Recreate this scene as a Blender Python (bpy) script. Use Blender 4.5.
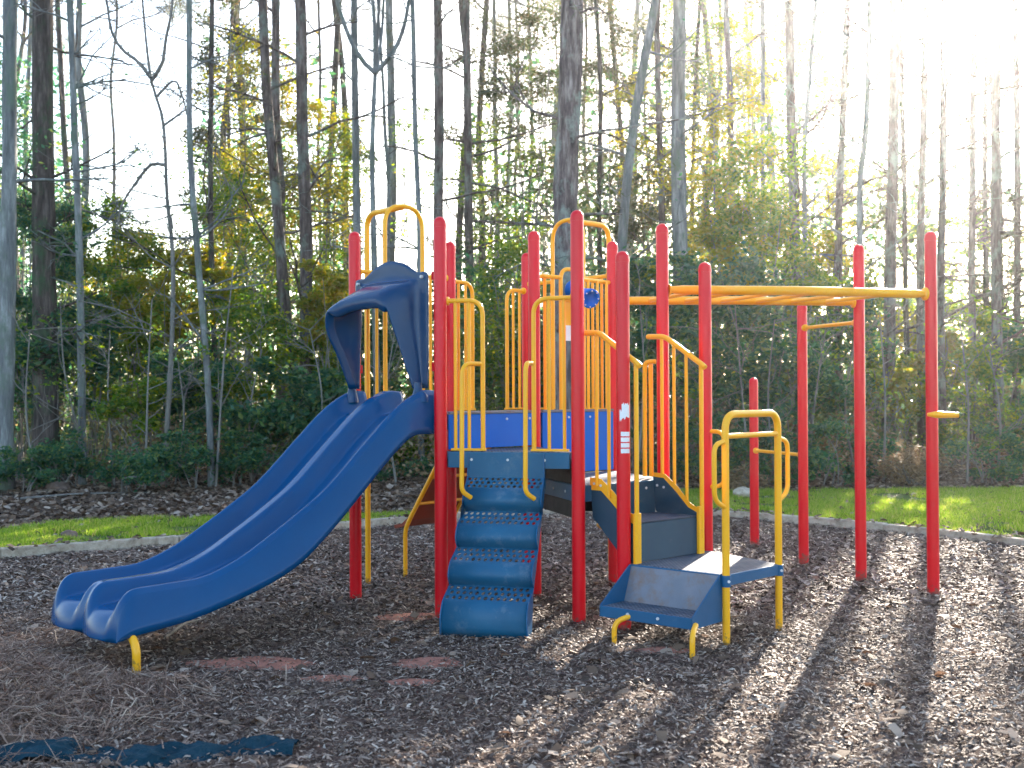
import bpy, bmesh, math, random
import numpy as np
from mathutils import Vector, Matrix, noise as mnoise
R = math.radians
scene = bpy.context.scene
for o in list(bpy.data.objects): bpy.data.objects.remove(o)
COL = scene.collection

# ------------------------------------------------------------------ camera
F = 1150.0
HC = 1.55
cam_d = bpy.data.cameras.new("camera")
cam = bpy.data.objects.new("camera", cam_d); COL.objects.link(cam)
cam_d.sensor_width = 36.0
cam_d.lens = 36.0 * F / 1024
cam_d.clip_start = 0.05; cam_d.clip_end = 4000
pitch = math.atan(11 / F); roll = 0.0046
fw = Vector((0, math.cos(pitch), math.sin(pitch)))
up0 = Vector((math.sin(roll), 0, math.cos(roll)))
rt = fw.cross(up0).normalized(); up = rt.cross(fw).normalized()
cam.matrix_world = Matrix(((rt.x, up.x, -fw.x, 0), (rt.y, up.y, -fw.y, 0), (rt.z, up.z, -fw.z, HC), (0, 0, 0, 1)))
cam_d.dof.use_dof = True; cam_d.dof.focus_distance = 8.3; cam_d.dof.aperture_fstop = 3.2
scene.camera = cam

# ------------------------------------------------------------------ light
SUN_AZ = R(21.2); SUN_EL = R(19.5)
w = bpy.data.worlds.new("World"); scene.world = w; w.use_nodes = True
nt = w.node_tree; nt.nodes.clear()
sky = nt.nodes.new('ShaderNodeTexSky'); sky.sky_type = 'NISHITA'; sky.sun_disc = False
sky.sun_elevation = SUN_EL; sky.sun_rotation = SUN_AZ
sky.air_density = 1.0; sky.dust_density = 1.5; sky.ozone_density = 1.0; sky.altitude = 100
bg = nt.nodes.new('ShaderNodeBackground'); bg.inputs[1].default_value = 0.11
wo = nt.nodes.new('ShaderNodeOutputWorld')
nt.links.new(sky.outputs[0], bg.inputs[0]); nt.links.new(bg.outputs[0], wo.inputs[0])
sd = bpy.data.lights.new("sun", 'SUN'); sd.energy = 5.0; sd.angle = R(0.55); sd.color = (1.0, 0.88, 0.74)
sun = bpy.data.objects.new("sun", sd); COL.objects.link(sun)
sdir = Vector((math.sin(SUN_AZ) * math.cos(SUN_EL), math.cos(SUN_AZ) * math.cos(SUN_EL), math.sin(SUN_EL)))
sun.rotation_euler = sdir.to_track_quat('Z', 'Y').to_euler()
sun.location = sdir * 60
scene.view_settings.view_transform = 'Standard'; scene.view_settings.look = 'None'
scene.view_settings.gamma = 1; scene.view_settings.use_curve_mapping = False
scene.view_settings.exposure = 2.52
scene.cycles.max_bounces = 6; scene.cycles.diffuse_bounces = 3; scene.cycles.glossy_bounces = 2; scene.cycles.transmission_bounces = 4; scene.cycles.volume_bounces = 0
scene.cycles.use_adaptive_sampling = True; scene.cycles.adaptive_threshold = .02

# ------------------------------------------------------------------ helpers
def tag(o, label=None, cat=None, group=None, kind=None):
    if label: o['label'] = label
    if cat: o['category'] = cat
    if group: o['group'] = group
    if kind: o['kind'] = kind
    return o

def empty(name, loc=(0, 0, 0), parent=None):
    o = bpy.data.objects.new(name, None); COL.objects.link(o); o.location = loc
    o.empty_display_size = 0.2
    if parent: o.parent = parent
    return o

class MB:
    def __init__(s): s.v = []; s.f = []; s.sm = []
    def add(s, vs, fs, smooth=False):
        b = len(s.v); s.v.extend([tuple(p) for p in vs])
        for f in fs: s.f.append(tuple(i + b for i in f)); s.sm.append(smooth)
        return s
    def build(s, name, mat, parent=None, bevel=0.0, seg=2):
        me = bpy.data.meshes.new(name); me.from_pydata(s.v, [], s.f)
        me.polygons.foreach_set('use_smooth', s.sm)
        me.materials.append(mat); me.validate(); me.update()
        o = bpy.data.objects.new(name, me); COL.objects.link(o)
        if parent: o.parent = parent
        if bevel:
            m = o.modifiers.new('bevel', 'BEVEL'); m.width = bevel; m.segments = seg; m.limit_method = 'ANGLE'; m.angle_limit = R(40)
        return o

def smooth_path(pts, rad=0.06, n=5):
    """fillet the corners of a polyline"""
    P = [Vector(p) for p in pts]
    if len(P) < 3: return P
    out = [P[0]]
    for i in range(1, len(P) - 1):
        a, b, c = P[i - 1], P[i], P[i + 1]
        d1 = (a - b); d2 = (c - b)
        r = min(rad, d1.length * .49, d2.length * .49)
        p1 = b + d1.normalized() * r; p2 = b + d2.normalized() * r
        for k in range(n + 1):
            t = k / n
            out.append((p1 * (1 - t) + b * t) * (1 - t) + (b * (1 - t) + p2 * t) * t)
    out.append(P[-1])
    return out

def tube(mb, pts, r, n=10, cap=True):
    P = [Vector(p) for p in pts]
    Q = [P[0]]
    for p in P[1:]:
        if (p - Q[-1]).length > 1e-5: Q.append(p)
    P = Q
    rr = r if hasattr(r, '__len__') else [r] * len(P)
    if len(rr) != len(P): rr = [rr[0] + (rr[-1] - rr[0]) * i / (len(P) - 1) for i in range(len(P))]
    T = []
    for i in range(len(P)):
        a = P[max(i - 1, 0)]; b = P[min(i + 1, len(P) - 1)]
        T.append((b - a).normalized())
    ref = Vector((0, 0, 1)) if abs(T[0].z) < .9 else Vector((1, 0, 0))
    N = T[0].cross(ref).normalized()
    vs = []
    for i in range(len(P)):
        N = (N - T[i] * N.dot(T[i]))
        N = N.normalized() if N.length > 1e-6 else T[i].orthogonal().normalized()
        B = T[i].cross(N)
        for k in range(n):
            a = 2 * math.pi * k / n
            vs.append(P[i] + (N * math.cos(a) + B * math.sin(a)) * rr[i])
    fs = []
    for i in range(len(P) - 1):
        for k in range(n):
            k2 = (k + 1) % n
            fs.append((i * n + k, i * n + k2, (i + 1) * n + k2, (i + 1) * n + k))
    mb.add(vs, fs, True)
    if cap:
        m = len(P) - 1
        mb.add(vs[:n], [tuple(range(n))]); mb.add(vs[m * n:], [tuple(reversed(range(n)))])

def lathe(mb, p0, ax, prof, n=28):
    u = ax.orthogonal().normalized(); v = ax.cross(u); vs = []; m = len(prof)
    for s_, r_ in prof:
        for k in range(n):
            a = 2 * math.pi * k / n; vs.append(p0 + ax * s_ + (u * math.cos(a) + v * math.sin(a)) * r_)
    mb.add(vs, [(i * n + k, i * n + (k + 1) % n, (i + 1) * n + (k + 1) % n, (i + 1) * n + k) for i in range(m - 1) for k in range(n)], True)

def box(mb, c, sx, sy, sz, ax=None):
    """box centred at c, half sizes along the axes ax (3 vectors)"""
    c = Vector(c); ax = ax or (Vector((1, 0, 0)), Vector((0, 1, 0)), Vector((0, 0, 1)))
    vs = []
    for z in (-1, 1):
        for x, y in ((-1, -1), (1, -1), (1, 1), (-1, 1)):
            vs.append(c + ax[0] * x * sx + ax[1] * y * sy + ax[2] * z * sz)
    mb.add(vs, [(3, 2, 1, 0), (4, 5, 6, 7), (0, 1, 5, 4), (1, 2, 6, 5), (2, 3, 7, 6), (3, 0, 4, 7)])

def prism(mb, pts, off):
    """closed slab: polygon pts (3D) extruded by vector off"""
    n = len(pts); off = Vector(off)
    a = [Vector(p) for p in pts]; b = [p + off for p in a]
    fs = [tuple(range(n)), tuple(reversed(range(n, 2 * n)))]
    for i in range(n):
        j = (i + 1) % n; fs.append((j, i, n + i, n + j))
    mb.add(a + b, fs)

# ------------------------------------------------------------------ materials
def new_mat(name):
    m = bpy.data.materials.new(name); m.use_nodes = True
    nt = m.node_tree; b = nt.nodes['Principled BSDF']
    return m, nt, b
def node(nt, t, **kw):
    n = nt.nodes.new(t)
    for k, v in kw.items():
        if k in n.inputs.keys() if hasattr(n, 'inputs') else False: n.inputs[k].default_value = v
        else: setattr(n, k, v)
    return n
def ramp(nt, fac, stops):
    r = nt.nodes.new('ShaderNodeValToRGB')
    el = r.color_ramp.elements
    while len(el) > 1: el.remove(el[-1])
    el[0].position = stops[0][0]; el[0].color = (*stops[0][1], 1)
    for p, c in stops[1:]:
        e = el.new(p); e.color = (*c, 1)
    nt.links.new(fac, r.inputs[0]); return r
def tex_noise(nt, scale, detail=4, coord='Object', stretch=None, rough=.6):
    tc = nt.nodes.new('ShaderNodeTexCoord'); n = nt.nodes.new('ShaderNodeTexNoise')
    n.inputs['Scale'].default_value = scale; n.inputs['Detail'].default_value = detail; n.inputs['Roughness'].default_value = rough
    if stretch:
        mp = nt.nodes.new('ShaderNodeMapping'); mp.inputs['Scale'].default_value = stretch
        nt.links.new(tc.outputs[coord], mp.inputs[0]); nt.links.new(mp.outputs[0], n.inputs['Vector'])
    else: nt.links.new(tc.outputs[coord], n.inputs['Vector'])
    return n
def add_bump(nt, b, h, strength=.3, dist=.01):
    bp = nt.nodes.new('ShaderNodeBump'); bp.inputs['Strength'].default_value = strength; bp.inputs['Distance'].default_value = dist
    nt.links.new(h, bp.inputs['Height']); nt.links.new(bp.outputs[0], b.inputs['Normal'])

def paint(name, col, col2, rough=.32, worn=None, wscale=6, wpos=(.55, .75), coat=.0, spec=.34, vary=True):
    m, nt, b = new_mat(name)
    n = tex_noise(nt, 3.0, 5)
    r = ramp(nt, n.outputs[0], [(.3, col), (.7, col2)])
    out = r.outputs[0]
    if worn:
        n2 = tex_noise(nt, wscale, 8, rough=.75)
        f = ramp(nt, n2.outputs[0], [(wpos[0], (0, 0, 0)), (wpos[1], (1, 1, 1))])
        mx = nt.nodes.new('ShaderNodeMix'); mx.data_type = 'RGBA'
        nt.links.new(f.outputs[0], mx.inputs[0]); nt.links.new(out, mx.inputs[6]); mx.inputs[7].default_value = (*worn, 1)
        out = mx.outputs[2]
    nt.links.new(out, b.inputs['Base Color'])
    rn = tex_noise(nt, 14, 6)
    rr = ramp(nt, rn.outputs[0], [(.3, (rough * .92,) * 3), (.7, (min(1, rough * 1.15),) * 3)])
    if vary: nt.links.new(rr.outputs[0], b.inputs['Roughness'])
    else: b.inputs['Roughness'].default_value = rough
    b.inputs['Specular IOR Level'].default_value = spec
    b.inputs['Coat Weight'].default_value = coat
    return m

M = {}
M['red'] = paint('red_paint', (.70, .002, .012), (.73, .003, .014), .3, vary=False)
M['yellow'] = paint('yellow_paint', (.95, .43, .012), (.98, .48, .02), .3, (.9, .55, .12), 9, (.66, .95), vary=False)
def mud(m, amount=.75):
    # dried mud splashed on the lowest part of the tubes
    nt = m.node_tree; b = nt.nodes['Principled BSDF']; src = b.inputs['Base Color'].links[0].from_socket
    tc = nt.nodes.new('ShaderNodeTexCoord'); sp = nt.nodes.new('ShaderNodeSeparateXYZ'); nt.links.new(tc.outputs['Object'], sp.inputs[0])
    n = tex_noise(nt, 28, 6, rough=.7)
    k = nt.nodes.new('ShaderNodeMath'); k.operation = 'MULTIPLY_ADD'; k.inputs[1].default_value = -2.4; nt.links.new(sp.outputs[2], k.inputs[0]); nt.links.new(n.outputs[0], k.inputs[2])
    f = ramp(nt, k.outputs[0], [(.36, (0, 0, 0)), (.46, (amount,) * 3)])
    mx = nt.nodes.new('ShaderNodeMix'); mx.data_type = 'RGBA'; nt.links.new(f.outputs[0], mx.inputs[0]); nt.links.new(src, mx.inputs[6]); mx.inputs[7].default_value = (.13, .085, .06, 1)
    nt.links.new(mx.outputs[2], b.inputs['Base Color'])
mud(M['red'], .7); mud(M['yellow'], .6)
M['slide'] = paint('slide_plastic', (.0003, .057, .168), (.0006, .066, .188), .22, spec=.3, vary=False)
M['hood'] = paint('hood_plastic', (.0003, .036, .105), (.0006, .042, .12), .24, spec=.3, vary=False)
M['panel'] = paint('panel_plastic', (.0005, .12, .55), (.001, .14, .6), .4, spec=.2)
M['step'] = paint('coated_steel', (.006, .085, .175), (.010, .115, .22), .42, (.14, .2, .26), 7, (.54, .78))
M['navy'] = paint('coated_steel_plain', (.014, .048, .085), (.022, .066, .105), .45, (.08, .1, .14), 9, (.6, .8))
M['edge'] = paint('coated_edge', (.008, .085, .19), (.012, .105, .23), .42, (.1, .17, .24), 8, (.6, .85))
M['worn'] = paint('worn_steel', (.13, .15, .19), (.22, .22, .25), .45, (.20, .13, .10), 7, (.48, .68))
M['brown'] = paint('brown_plastic', (.20, .035, .018), (.26, .045, .022), .45)
M['chrome'] = paint('bolt_metal', (.6, .6, .6), (.7, .7, .7), .35)
M['white'] = paint('sticker', (.8, .8, .8), (.86, .86, .86), .5)
M['black'] = paint('near_black_coat', (.01, .01, .012), (.014, .014, .016), .6)  # near-black coat of the solid panels under the decks

def perforated(name, col, col2, worn, pitch_=.032, rad=.28):
    m = paint(name, col, col2, .62, worn, 5, (.42, .7), spec=.2); nt = m.node_tree; b = nt.nodes['Principled BSDF']
    src = b.inputs['Base Color'].links[0].from_socket
    tc = nt.nodes.new('ShaderNodeTexCoord'); mp = nt.nodes.new('ShaderNodeMapping')
    mp.inputs['Scale'].default_value = (1 / pitch_, 1 / pitch_, 0); mp.inputs['Rotation'].default_value = (0, 0, R(43))
    nt.links.new(tc.outputs['Object'], mp.inputs[0])
    fr = nt.nodes.new('ShaderNodeVectorMath'); fr.operation = 'FRACTION'; nt.links.new(mp.outputs[0], fr.inputs[0])
    ds = nt.nodes.new('ShaderNodeVectorMath'); ds.operation = 'DISTANCE'; nt.links.new(fr.outputs[0], ds.inputs[0]); ds.inputs[1].default_value = (.5, .5, 0)
    lt = nt.nodes.new('ShaderNodeMath'); lt.operation = 'LESS_THAN'; lt.inputs[1].default_value = rad
    nt.links.new(ds.outputs['Value'], lt.inputs[0])
    mx = nt.nodes.new('ShaderNodeMix'); mx.data_type = 'RGBA'
    nt.links.new(lt.outputs[0], mx.inputs[0]); nt.links.new(src, mx.inputs[6]); mx.inputs[7].default_value = (.01, .012, .016, 1)
    nt.links.new(mx.outputs[2], b.inputs['Base Color'])
    return m
M['deck'] = perforated('perforated_deck', (.04, .075, .12), (.07, .11, .155), (.19, .20, .22))

def bark(name, c1, c2, c3, sc=1.0, lichen=None):
    m, nt, b = new_mat(name)
    n = tex_noise(nt, 9 * sc, 8, 'Object', (1, 1, .16), .7)
    r = ramp(nt, n.outputs[0], [(.32, c1), (.5, c2), (.68, c3)])
    out = r.outputs[0]
    if lichen:
        n2 = tex_noise(nt, 2.2, 8, 'Object', (1, 1, .6), .7)
        f = ramp(nt, n2.outputs[0], [(.5, (0, 0, 0)), (.62, (1, 1, 1))])
        mx = nt.nodes.new('ShaderNodeMix'); mx.data_type = 'RGBA'
        nt.links.new(f.outputs[0], mx.inputs[0]); nt.links.new(out, mx.inputs[6]); mx.inputs[7].default_value = (*lichen, 1); out = mx.outputs[2]
    nt.links.new(out, b.inputs['Base Color']); b.inputs['Roughness'].default_value = .9
    b.inputs['Specular IOR Level'].default_value = .2
    add_bump(nt, b, n.outputs[0], .9, .05)
    return m
M['bark_pine'] = bark('pine_bark', (.035, .027, .025), (.12, .09, .08), (.27, .22, .20), 1.3, (.20, .24, .20))
M['bark_dark'] = bark('dark_bark', (.025, .02, .018), (.08, .062, .054), (.18, .15, .13), 1.4, (.05, .09, .045))
M['bark_pale'] = bark('pale_bark', (.07, .075, .075), (.17, .18, .18), (.36, .38, .37), .8, (.13, .17, .13))
M['bark_twig'] = bark('twig_bark', (.13, .12, .11), (.20, .19, .17), (.28, .26, .24), 1.0)
M['bark_rough'] = bark('furrowed_bark', (.022, .017, .02), (.13, .10, .10), (.34, .30, .29), 1.1, (.24, .29, .26))

def leaf(name, cols, trans=.5, rough=.5):
    m = bpy.data.materials.new(name); m.use_nodes = True; nt = m.node_tree; nt.nodes.clear()
    geo = nt.nodes.new('ShaderNodeNewGeometry')
    r = ramp(nt, geo.outputs['Random Per Island'], cols)
    b = nt.nodes.new('ShaderNodeBsdfPrincipled'); b.inputs['Roughness'].default_value = rough; b.inputs['Specular IOR Level'].default_value = .35
    t = nt.nodes.new('ShaderNodeBsdfTranslucent'); mx = nt.nodes.new('ShaderNodeMixShader'); mx.inputs[0].default_value = trans
    hs = nt.nodes.new('ShaderNodeHueSaturation'); hs.inputs['Hue'].default_value = .485; hs.inputs['Saturation'].default_value = 1.15; hs.inputs['Value'].default_value = 1.7
    nt.links.new(r.outputs[0], b.inputs['Base Color']); nt.links.new(r.outputs[0], hs.inputs['Color']); nt.links.new(hs.outputs[0], t.inputs['Color'])
    out = nt.nodes.new('ShaderNodeOutputMaterial')
    nt.links.new(b.outputs[0], mx.inputs[1]); nt.links.new(t.outputs[0], mx.inputs[2]); nt.links.new(mx.outputs[0], out.inputs[0])
    return m
M['leaf_dark'] = leaf('evergreen_leaf', [(0, (.028, .085, .055)), (.5, (.045, .13, .07)), (.8, (.08, .17, .06)), (1, (.17, .22, .06))], .5, .3)
M['leaf_green'] = leaf('green_leaf', [(0, (.055, .13, .025)), (.5, (.11, .20, .03)), (.8, (.20, .27, .035)), (1, (.32, .30, .05))], .6, .35)
M['leaf_gold'] = leaf('golden_leaf', [(0, (.12, .16, .025)), (.4, (.23, .25, .03)), (.75, (.30, .27, .035)), (1, (.28, .20, .05))], .6, .35)
M['leaf_pine'] = leaf('pine_needles', [(0, (.045, .065, .03)), (.5, (.07, .09, .035)), (.8, (.11, .10, .045)), (1, (.14, .10, .055))], .4)
M['leaf_far'] = leaf('distant_leaves', [(0, (.045, .085, .04)), (.5, (.08, .12, .045)), (.8, (.13, .14, .05)), (1, (.17, .13, .07))], .5)
M['leaf_straw'] = leaf('dry_leaves', [(0, (.12, .08, .04)), (.5, (.2, .14, .07)), (1, (.32, .25, .15))], .35)
M['grass'] = leaf('grass_blades', [(0, (.10, .19, .03)), (.5, (.19, .31, .05)), (.85, (.32, .37, .09)), (1, (.42, .36, .16))], .65)
M['chip'] = leaf('mulch_chips', [(0, (.05, .033, .025)), (.35, (.125, .082, .060)), (.62, (.20, .142, .108)), (.86, (.30, .23, .18)), (1, (.50, .42, .34))], .0, .7)
M['litter'] = leaf('leaf_litter', [(0, (.05, .033, .022)), (.4, (.13, .085, .055)), (.7, (.22, .15, .10)), (1, (.42, .34, .27))], .15, .8)
M['straw'] = leaf('pine_straw', [(0, (.09, .05, .035)), (.5, (.22, .14, .10)), (.85, (.36, .25, .18)), (1, (.5, .4, .3))], .1, .7)

def dirt(name, stops, scale=5, bump=.5):
    m, nt, b = new_mat(name)
    n = tex_noise(nt, scale, 10, 'Object', None, .7)
    r = ramp(nt, n.outputs[0], stops); nt.links.new(r.outputs[0], b.inputs['Base Color'])
    b.inputs['Roughness'].default_value = .95; b.inputs['Specular IOR Level'].default_value = .1
    add_bump(nt, b, tex_noise(nt, scale * 9, 8).outputs[0], bump, .03)
    return m
M['soil'] = dirt('mulch_soil', [(.3, (.05, .033, .026)), (.5, (.095, .062, .048)), (.7, (.16, .11, .088))], 6)
M['clay'] = dirt('red_clay', [(.3, (.24, .10, .07)), (.6, (.40, .18, .13)), (.8, (.46, .26, .20))], 9)
M['forest_floor'] = dirt('forest_soil', [(.3, (.045, .03, .022)), (.5, (.10, .07, .05)), (.7, (.17, .12, .085))], 3)
M['lawn'] = dirt('lawn_soil', [(.3, (.045, .075, .018)), (.5, (.075, .12, .025)), (.7, (.11, .15, .04))], 2)
M['timber'] = dirt('weathered_timber', [(.3, (.20, .155, .11)), (.48, (.42, .36, .28)), (.7, (.60, .53, .43))], 8, .3)
M['fabric'] = dirt('weed_fabric', [(.3, (.005, .022, .034)), (.5, (.008, .036, .055)), (.7, (.025, .06, .085))], 10, .3)
M['rock'] = dirt('rock', [(.3, (.12, .08, .06)), (.6, (.22, .16, .13)), (.8, (.3, .25, .22))], 12)

def part_each(mb, name, mat, parent):
    """split an MB made of equal closed tubes into one object per piece"""
    # pieces are found from shared vertex indices
    idx = list(range(len(mb.v)))
    def find(a):
        while idx[a] != a: idx[a] = idx[idx[a]]; a = idx[a]
        return a
    seen = {}
    for i, v in enumerate(mb.v):
        k = (round(v[0], 5), round(v[1], 5), round(v[2], 5))
        if k in seen: idx[find(i)] = find(seen[k])
        else: seen[k] = i
    for f in mb.f:
        for a in f[1:]: idx[find(a)] = find(f[0])
    groups = {}
    for f, sm in zip(mb.f, mb.sm): groups.setdefault(find(f[0]), []).append((f, sm))
    for g in groups.values():
        m = MB(); mp = {}
        for f, sm in g:
            for a in f:
                if a not in mp: mp[a] = len(m.v); m.v.append(mb.v[a])
            m.f.append(tuple(mp[a] for a in f)); m.sm.append(sm)
        part(m, name, mat, parent)

# ------------------------------------------------------------------ play structure: geometry anchors (x right, y away)
def P(px, top=None, s=None):
    if s is None: s = (395 - .0046 * (px - 512) - top) / 1.25
    return Vector(((px - 512) / s, F / s, 0))
pA = P(440.5, 216.4)      # front left
pB = P(577.8, 209.8)      # front
pC = P(355.0, 231.4)      # slide outer
pD = P(450.5, 241.5)      # rear left
pE = P(534.5, 230.7)      # centre
pG = P(527.0, 252.6)      # rear
pH = P(613.0, 241.0)      # rear right
pI = P(663.0, 223.2)      # right
pJ = P(859.6, 244.1)      # ladder far
pK = P(931.7, 231.1)      # ladder near
pL = P(623.0, s=152.0)    # short, stair front
pM = P(705.5, s=140.0)    # short, stair back
pN = P(802.5, s=108.5)
pO = P(753.6, s=97.5)
pQ = P(724.8, s=162.3)    # yellow hoop legs
pR = P(777.4, s=152.9)
ZL, ZU, ZP, ZM = 1.16, 1.42, 0.44, .935
PR = .0455
Z = Vector((0, 0, 1))
def at(p, z): return Vector((p.x, p.y, z))

root = empty('play_structure', (pE.x, pE.y, 0))
tag(root, 'red, yellow and blue playground climbing frame with double slide, steps and overhead ladder on mulch', 'playground')
class Sub:  # parents with identity offset so that world coordinates stay valid
    pass
def part(mb, name, mat, parent=None, **kw):
    o = mb.build(name, M[mat], parent or root, **kw)
    if parent is None: o.location = -root.location
    return o

def post(p, h, r=PR, mat='red'):
    mb = MB()
    pts = [at(p, -.15), at(p, 0), at(p, .5), at(p, h - .045)]; rr = [r] * 4
    for k in range(1, 7):
        a = k / 6 * math.pi / 2
        pts.append(at(p, h - .045 + .045 * math.sin(a))); rr.append(max(.002, r * math.cos(a)))
    tube(mb, pts, rr, 24)
    o = part(mb, 'post', mat)
    if h > 1.9:      # cap seam ring
        c = MB(); tube(c, [at(p, h - .075), at(p, h - .055)], r + .002, 24); part(c, 'cap_ring', mat, o)
    return o
posts = {}
for k, p, h in (('A', pA, 2.8), ('B', pB, 2.8), ('C', pC, 2.8), ('D', pD, 2.8), ('E', pE, 2.8), ('G', pG, 2.8), ('H', pH, 2.8),
                ('I', pI, 2.8), ('J', pJ, 2.8), ('K', pK, 2.8), ('L', pL, 2.495), ('M', pM, 2.495), ('N', pN, 2.39), ('O', pO, 1.72)):
    posts[k] = post(p, h)

# stickers on the short front post (facing the camera)
def sticker(p, z0, z1, a0, a1, r, jag=0, seed=1):
    rnd = random.Random(seed); mb = MB(); n = 10; vs = []; fs = []
    for i in range(n + 1):
        a = a0 + (a1 - a0) * i / n
        lo = z0 + rnd.random() * jag; hi = z1 - rnd.random() * jag
        for z in (lo, hi): vs.append((p.x + math.sin(a) * r, p.y - math.cos(a) * r, z))
    for i in range(n): fs.append((2 * i, 2 * i + 2, 2 * i + 3, 2 * i + 1))
    mb.add(vs, fs, True); return mb
s_ = sticker(pL, 1.385, 1.50, -.30, .95, PR + .0012, .022, 3)
s_.add(*[(lambda m: (m.v, m.f))(sticker(pL, 1.37, 1.455, -.62, -.30, PR + .0012, .02, 4))][0])
o = part(s_, 'torn_sticker', 'white', posts['L'])
s_ = MB()
for k in range(4):
    m_ = sticker(pL, 1.165 + k * .037, 1.165 + k * .037 + .031, -.45, .95, PR + .0012, .002, 9 + k); s_.add(m_.v, m_.f, True)
part_each(s_, 'warning_sticker', 'white', posts['L'])

# decks
def deck(poly, z, name='deck'):
    mb = MB(); c = sum((Vector(p) for p in poly), Vector()) / len(poly)
    q = [at(c + (p - c) * .985, z - .05) for p in poly]
    prism(mb, q, (0, 0, .05)); o = part(mb, name, 'deck', bevel=.006)
    for i in range(len(q)):
        a, b = q[i], q[(i + 1) % len(q)]
        d = (b - a).normalized(); nrm = d.cross(Z)
        s = MB(); a2 = a + d * .05; b2 = b - d * .05
        mid = (a2 + b2) / 2 + nrm * .008; mid.z = z - .058
        box(s, mid, (b2 - a2).length / 2, .008, .055, (d, nrm, Z)); part(s, 'deck_edge', 'step', o, bevel=.004)
        bolts = MB()
        for t in (.2, .5, .8):
            c0 = a2 + (b2 - a2) * t + nrm * .014; c0.z = z - .055
            tube(bolts, [c0, c0 + nrm * .009], .0095, 8)
        part_each(bolts, 'bolt', 'chrome', o)
    return o
# counter-clockwise from above is (left-front -> right): orientation chosen so edge normals face outwards
deck([pA, pB, pE], ZL); deck([pB, pI, pE], ZM); deck([pI, pH, pE], ZM)
deck([pC, pA, pE, pD], ZU); deck([pD, pE, pH, pG], ZU)
# bright blue riser panels between the two deck levels
def riser(a, b, ZL=ZL):
    d = (b - a).normalized(); nrm = d.cross(Z)
    a2, b2 = a + d * .045, b - d * .045; mb = MB()
    mid = (a2 + b2) / 2 + nrm * .034; mid.z = (ZL + ZU) / 2 + .002
    box(mb, mid, (b2 - a2).length / 2, .009, (ZU - ZL) / 2 - .008, (d, nrm, Z))
    o = part(mb, 'riser_panel', 'panel', bevel=.004)
    t = MB(); m2 = mid.copy(); m2.z = ZU + .006; box(t, m2 + nrm * .002, (b2 - a2).length / 2, .014, .009, (d, nrm, Z)); part(t, 'nosing', 'worn', o, bevel=.003)
    bo = MB()
    for k in (.07, .35, .65, .93):
        c0 = a2 + (b2 - a2) * k + nrm * .043; c0.z = ZU - .045; tube(bo, [c0, c0 + nrm * .008], .009, 8)
    part_each(bo, 'bolt', 'chrome', o)
riser(pA, pE); riser(pE, pH, ZM)
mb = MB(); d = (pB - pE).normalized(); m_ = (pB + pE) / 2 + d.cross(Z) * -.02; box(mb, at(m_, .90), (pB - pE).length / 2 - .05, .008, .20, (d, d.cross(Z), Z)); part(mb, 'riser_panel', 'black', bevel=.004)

# tubing railings ------------------------------------------------
RT = .0165; RB = .0125
def flange(mb, p, d, r=.03, L=.012):
    d = Vector(d).normalized(); tube(mb, [p, p + d * L, p + d * (L + .004)], [r, r, r * .6], 14)

def half_barrier(post_p, other_p, length, ztop, zbot, nb=3, off=.0):
    """rail leaving post_p toward other_p, curving down to the deck; balusters between"""
    d = (other_p - post_p).normalized(); nrm = d.cross(Z)
    s = at(post_p + d * .04 + nrm * off, ztop); e = at(post_p + d * length + nrm * off, ztop)
    mb = MB(); tube(mb, smooth_path([s, e, at(e, zbot)], .11, 7), RT, 12); flange(mb, s, d)
    o = part(mb, 'railing', 'yellow')
    for k in range(nb):
        t = .10 + (length - .10) * k / nb
        q = post_p + d * t + nrm * off
        b = MB(); tube(b, [at(q, zbot), at(q, ztop)], RB, 10); part(b, 'baluster', 'yellow', o)
    bb = MB(); a1 = at(post_p + d * .07 + nrm * off, zbot); a2 = at(e + d * .02, zbot)
    box(bb, (a1 + a2) / 2, (a2 - a1).length / 2, .018, .008, (d, nrm, Z)); part(bb, 'foot_plate', 'yellow', o, bevel=.003)
    return o
ab = (pB - pA).length
half_barrier(pA, pB, .30, 2.21, ZL + .012, 2, -.03)
half_barrier(pB, pA, .315, 2.21, ZL + .012, 2, .03)
half_barrier(pD, pG, .27, 2.48, ZU + .012, 2, 0)
half_barrier(pG, pD, .27, 2.46, ZU + .012, 2, 0)
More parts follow.
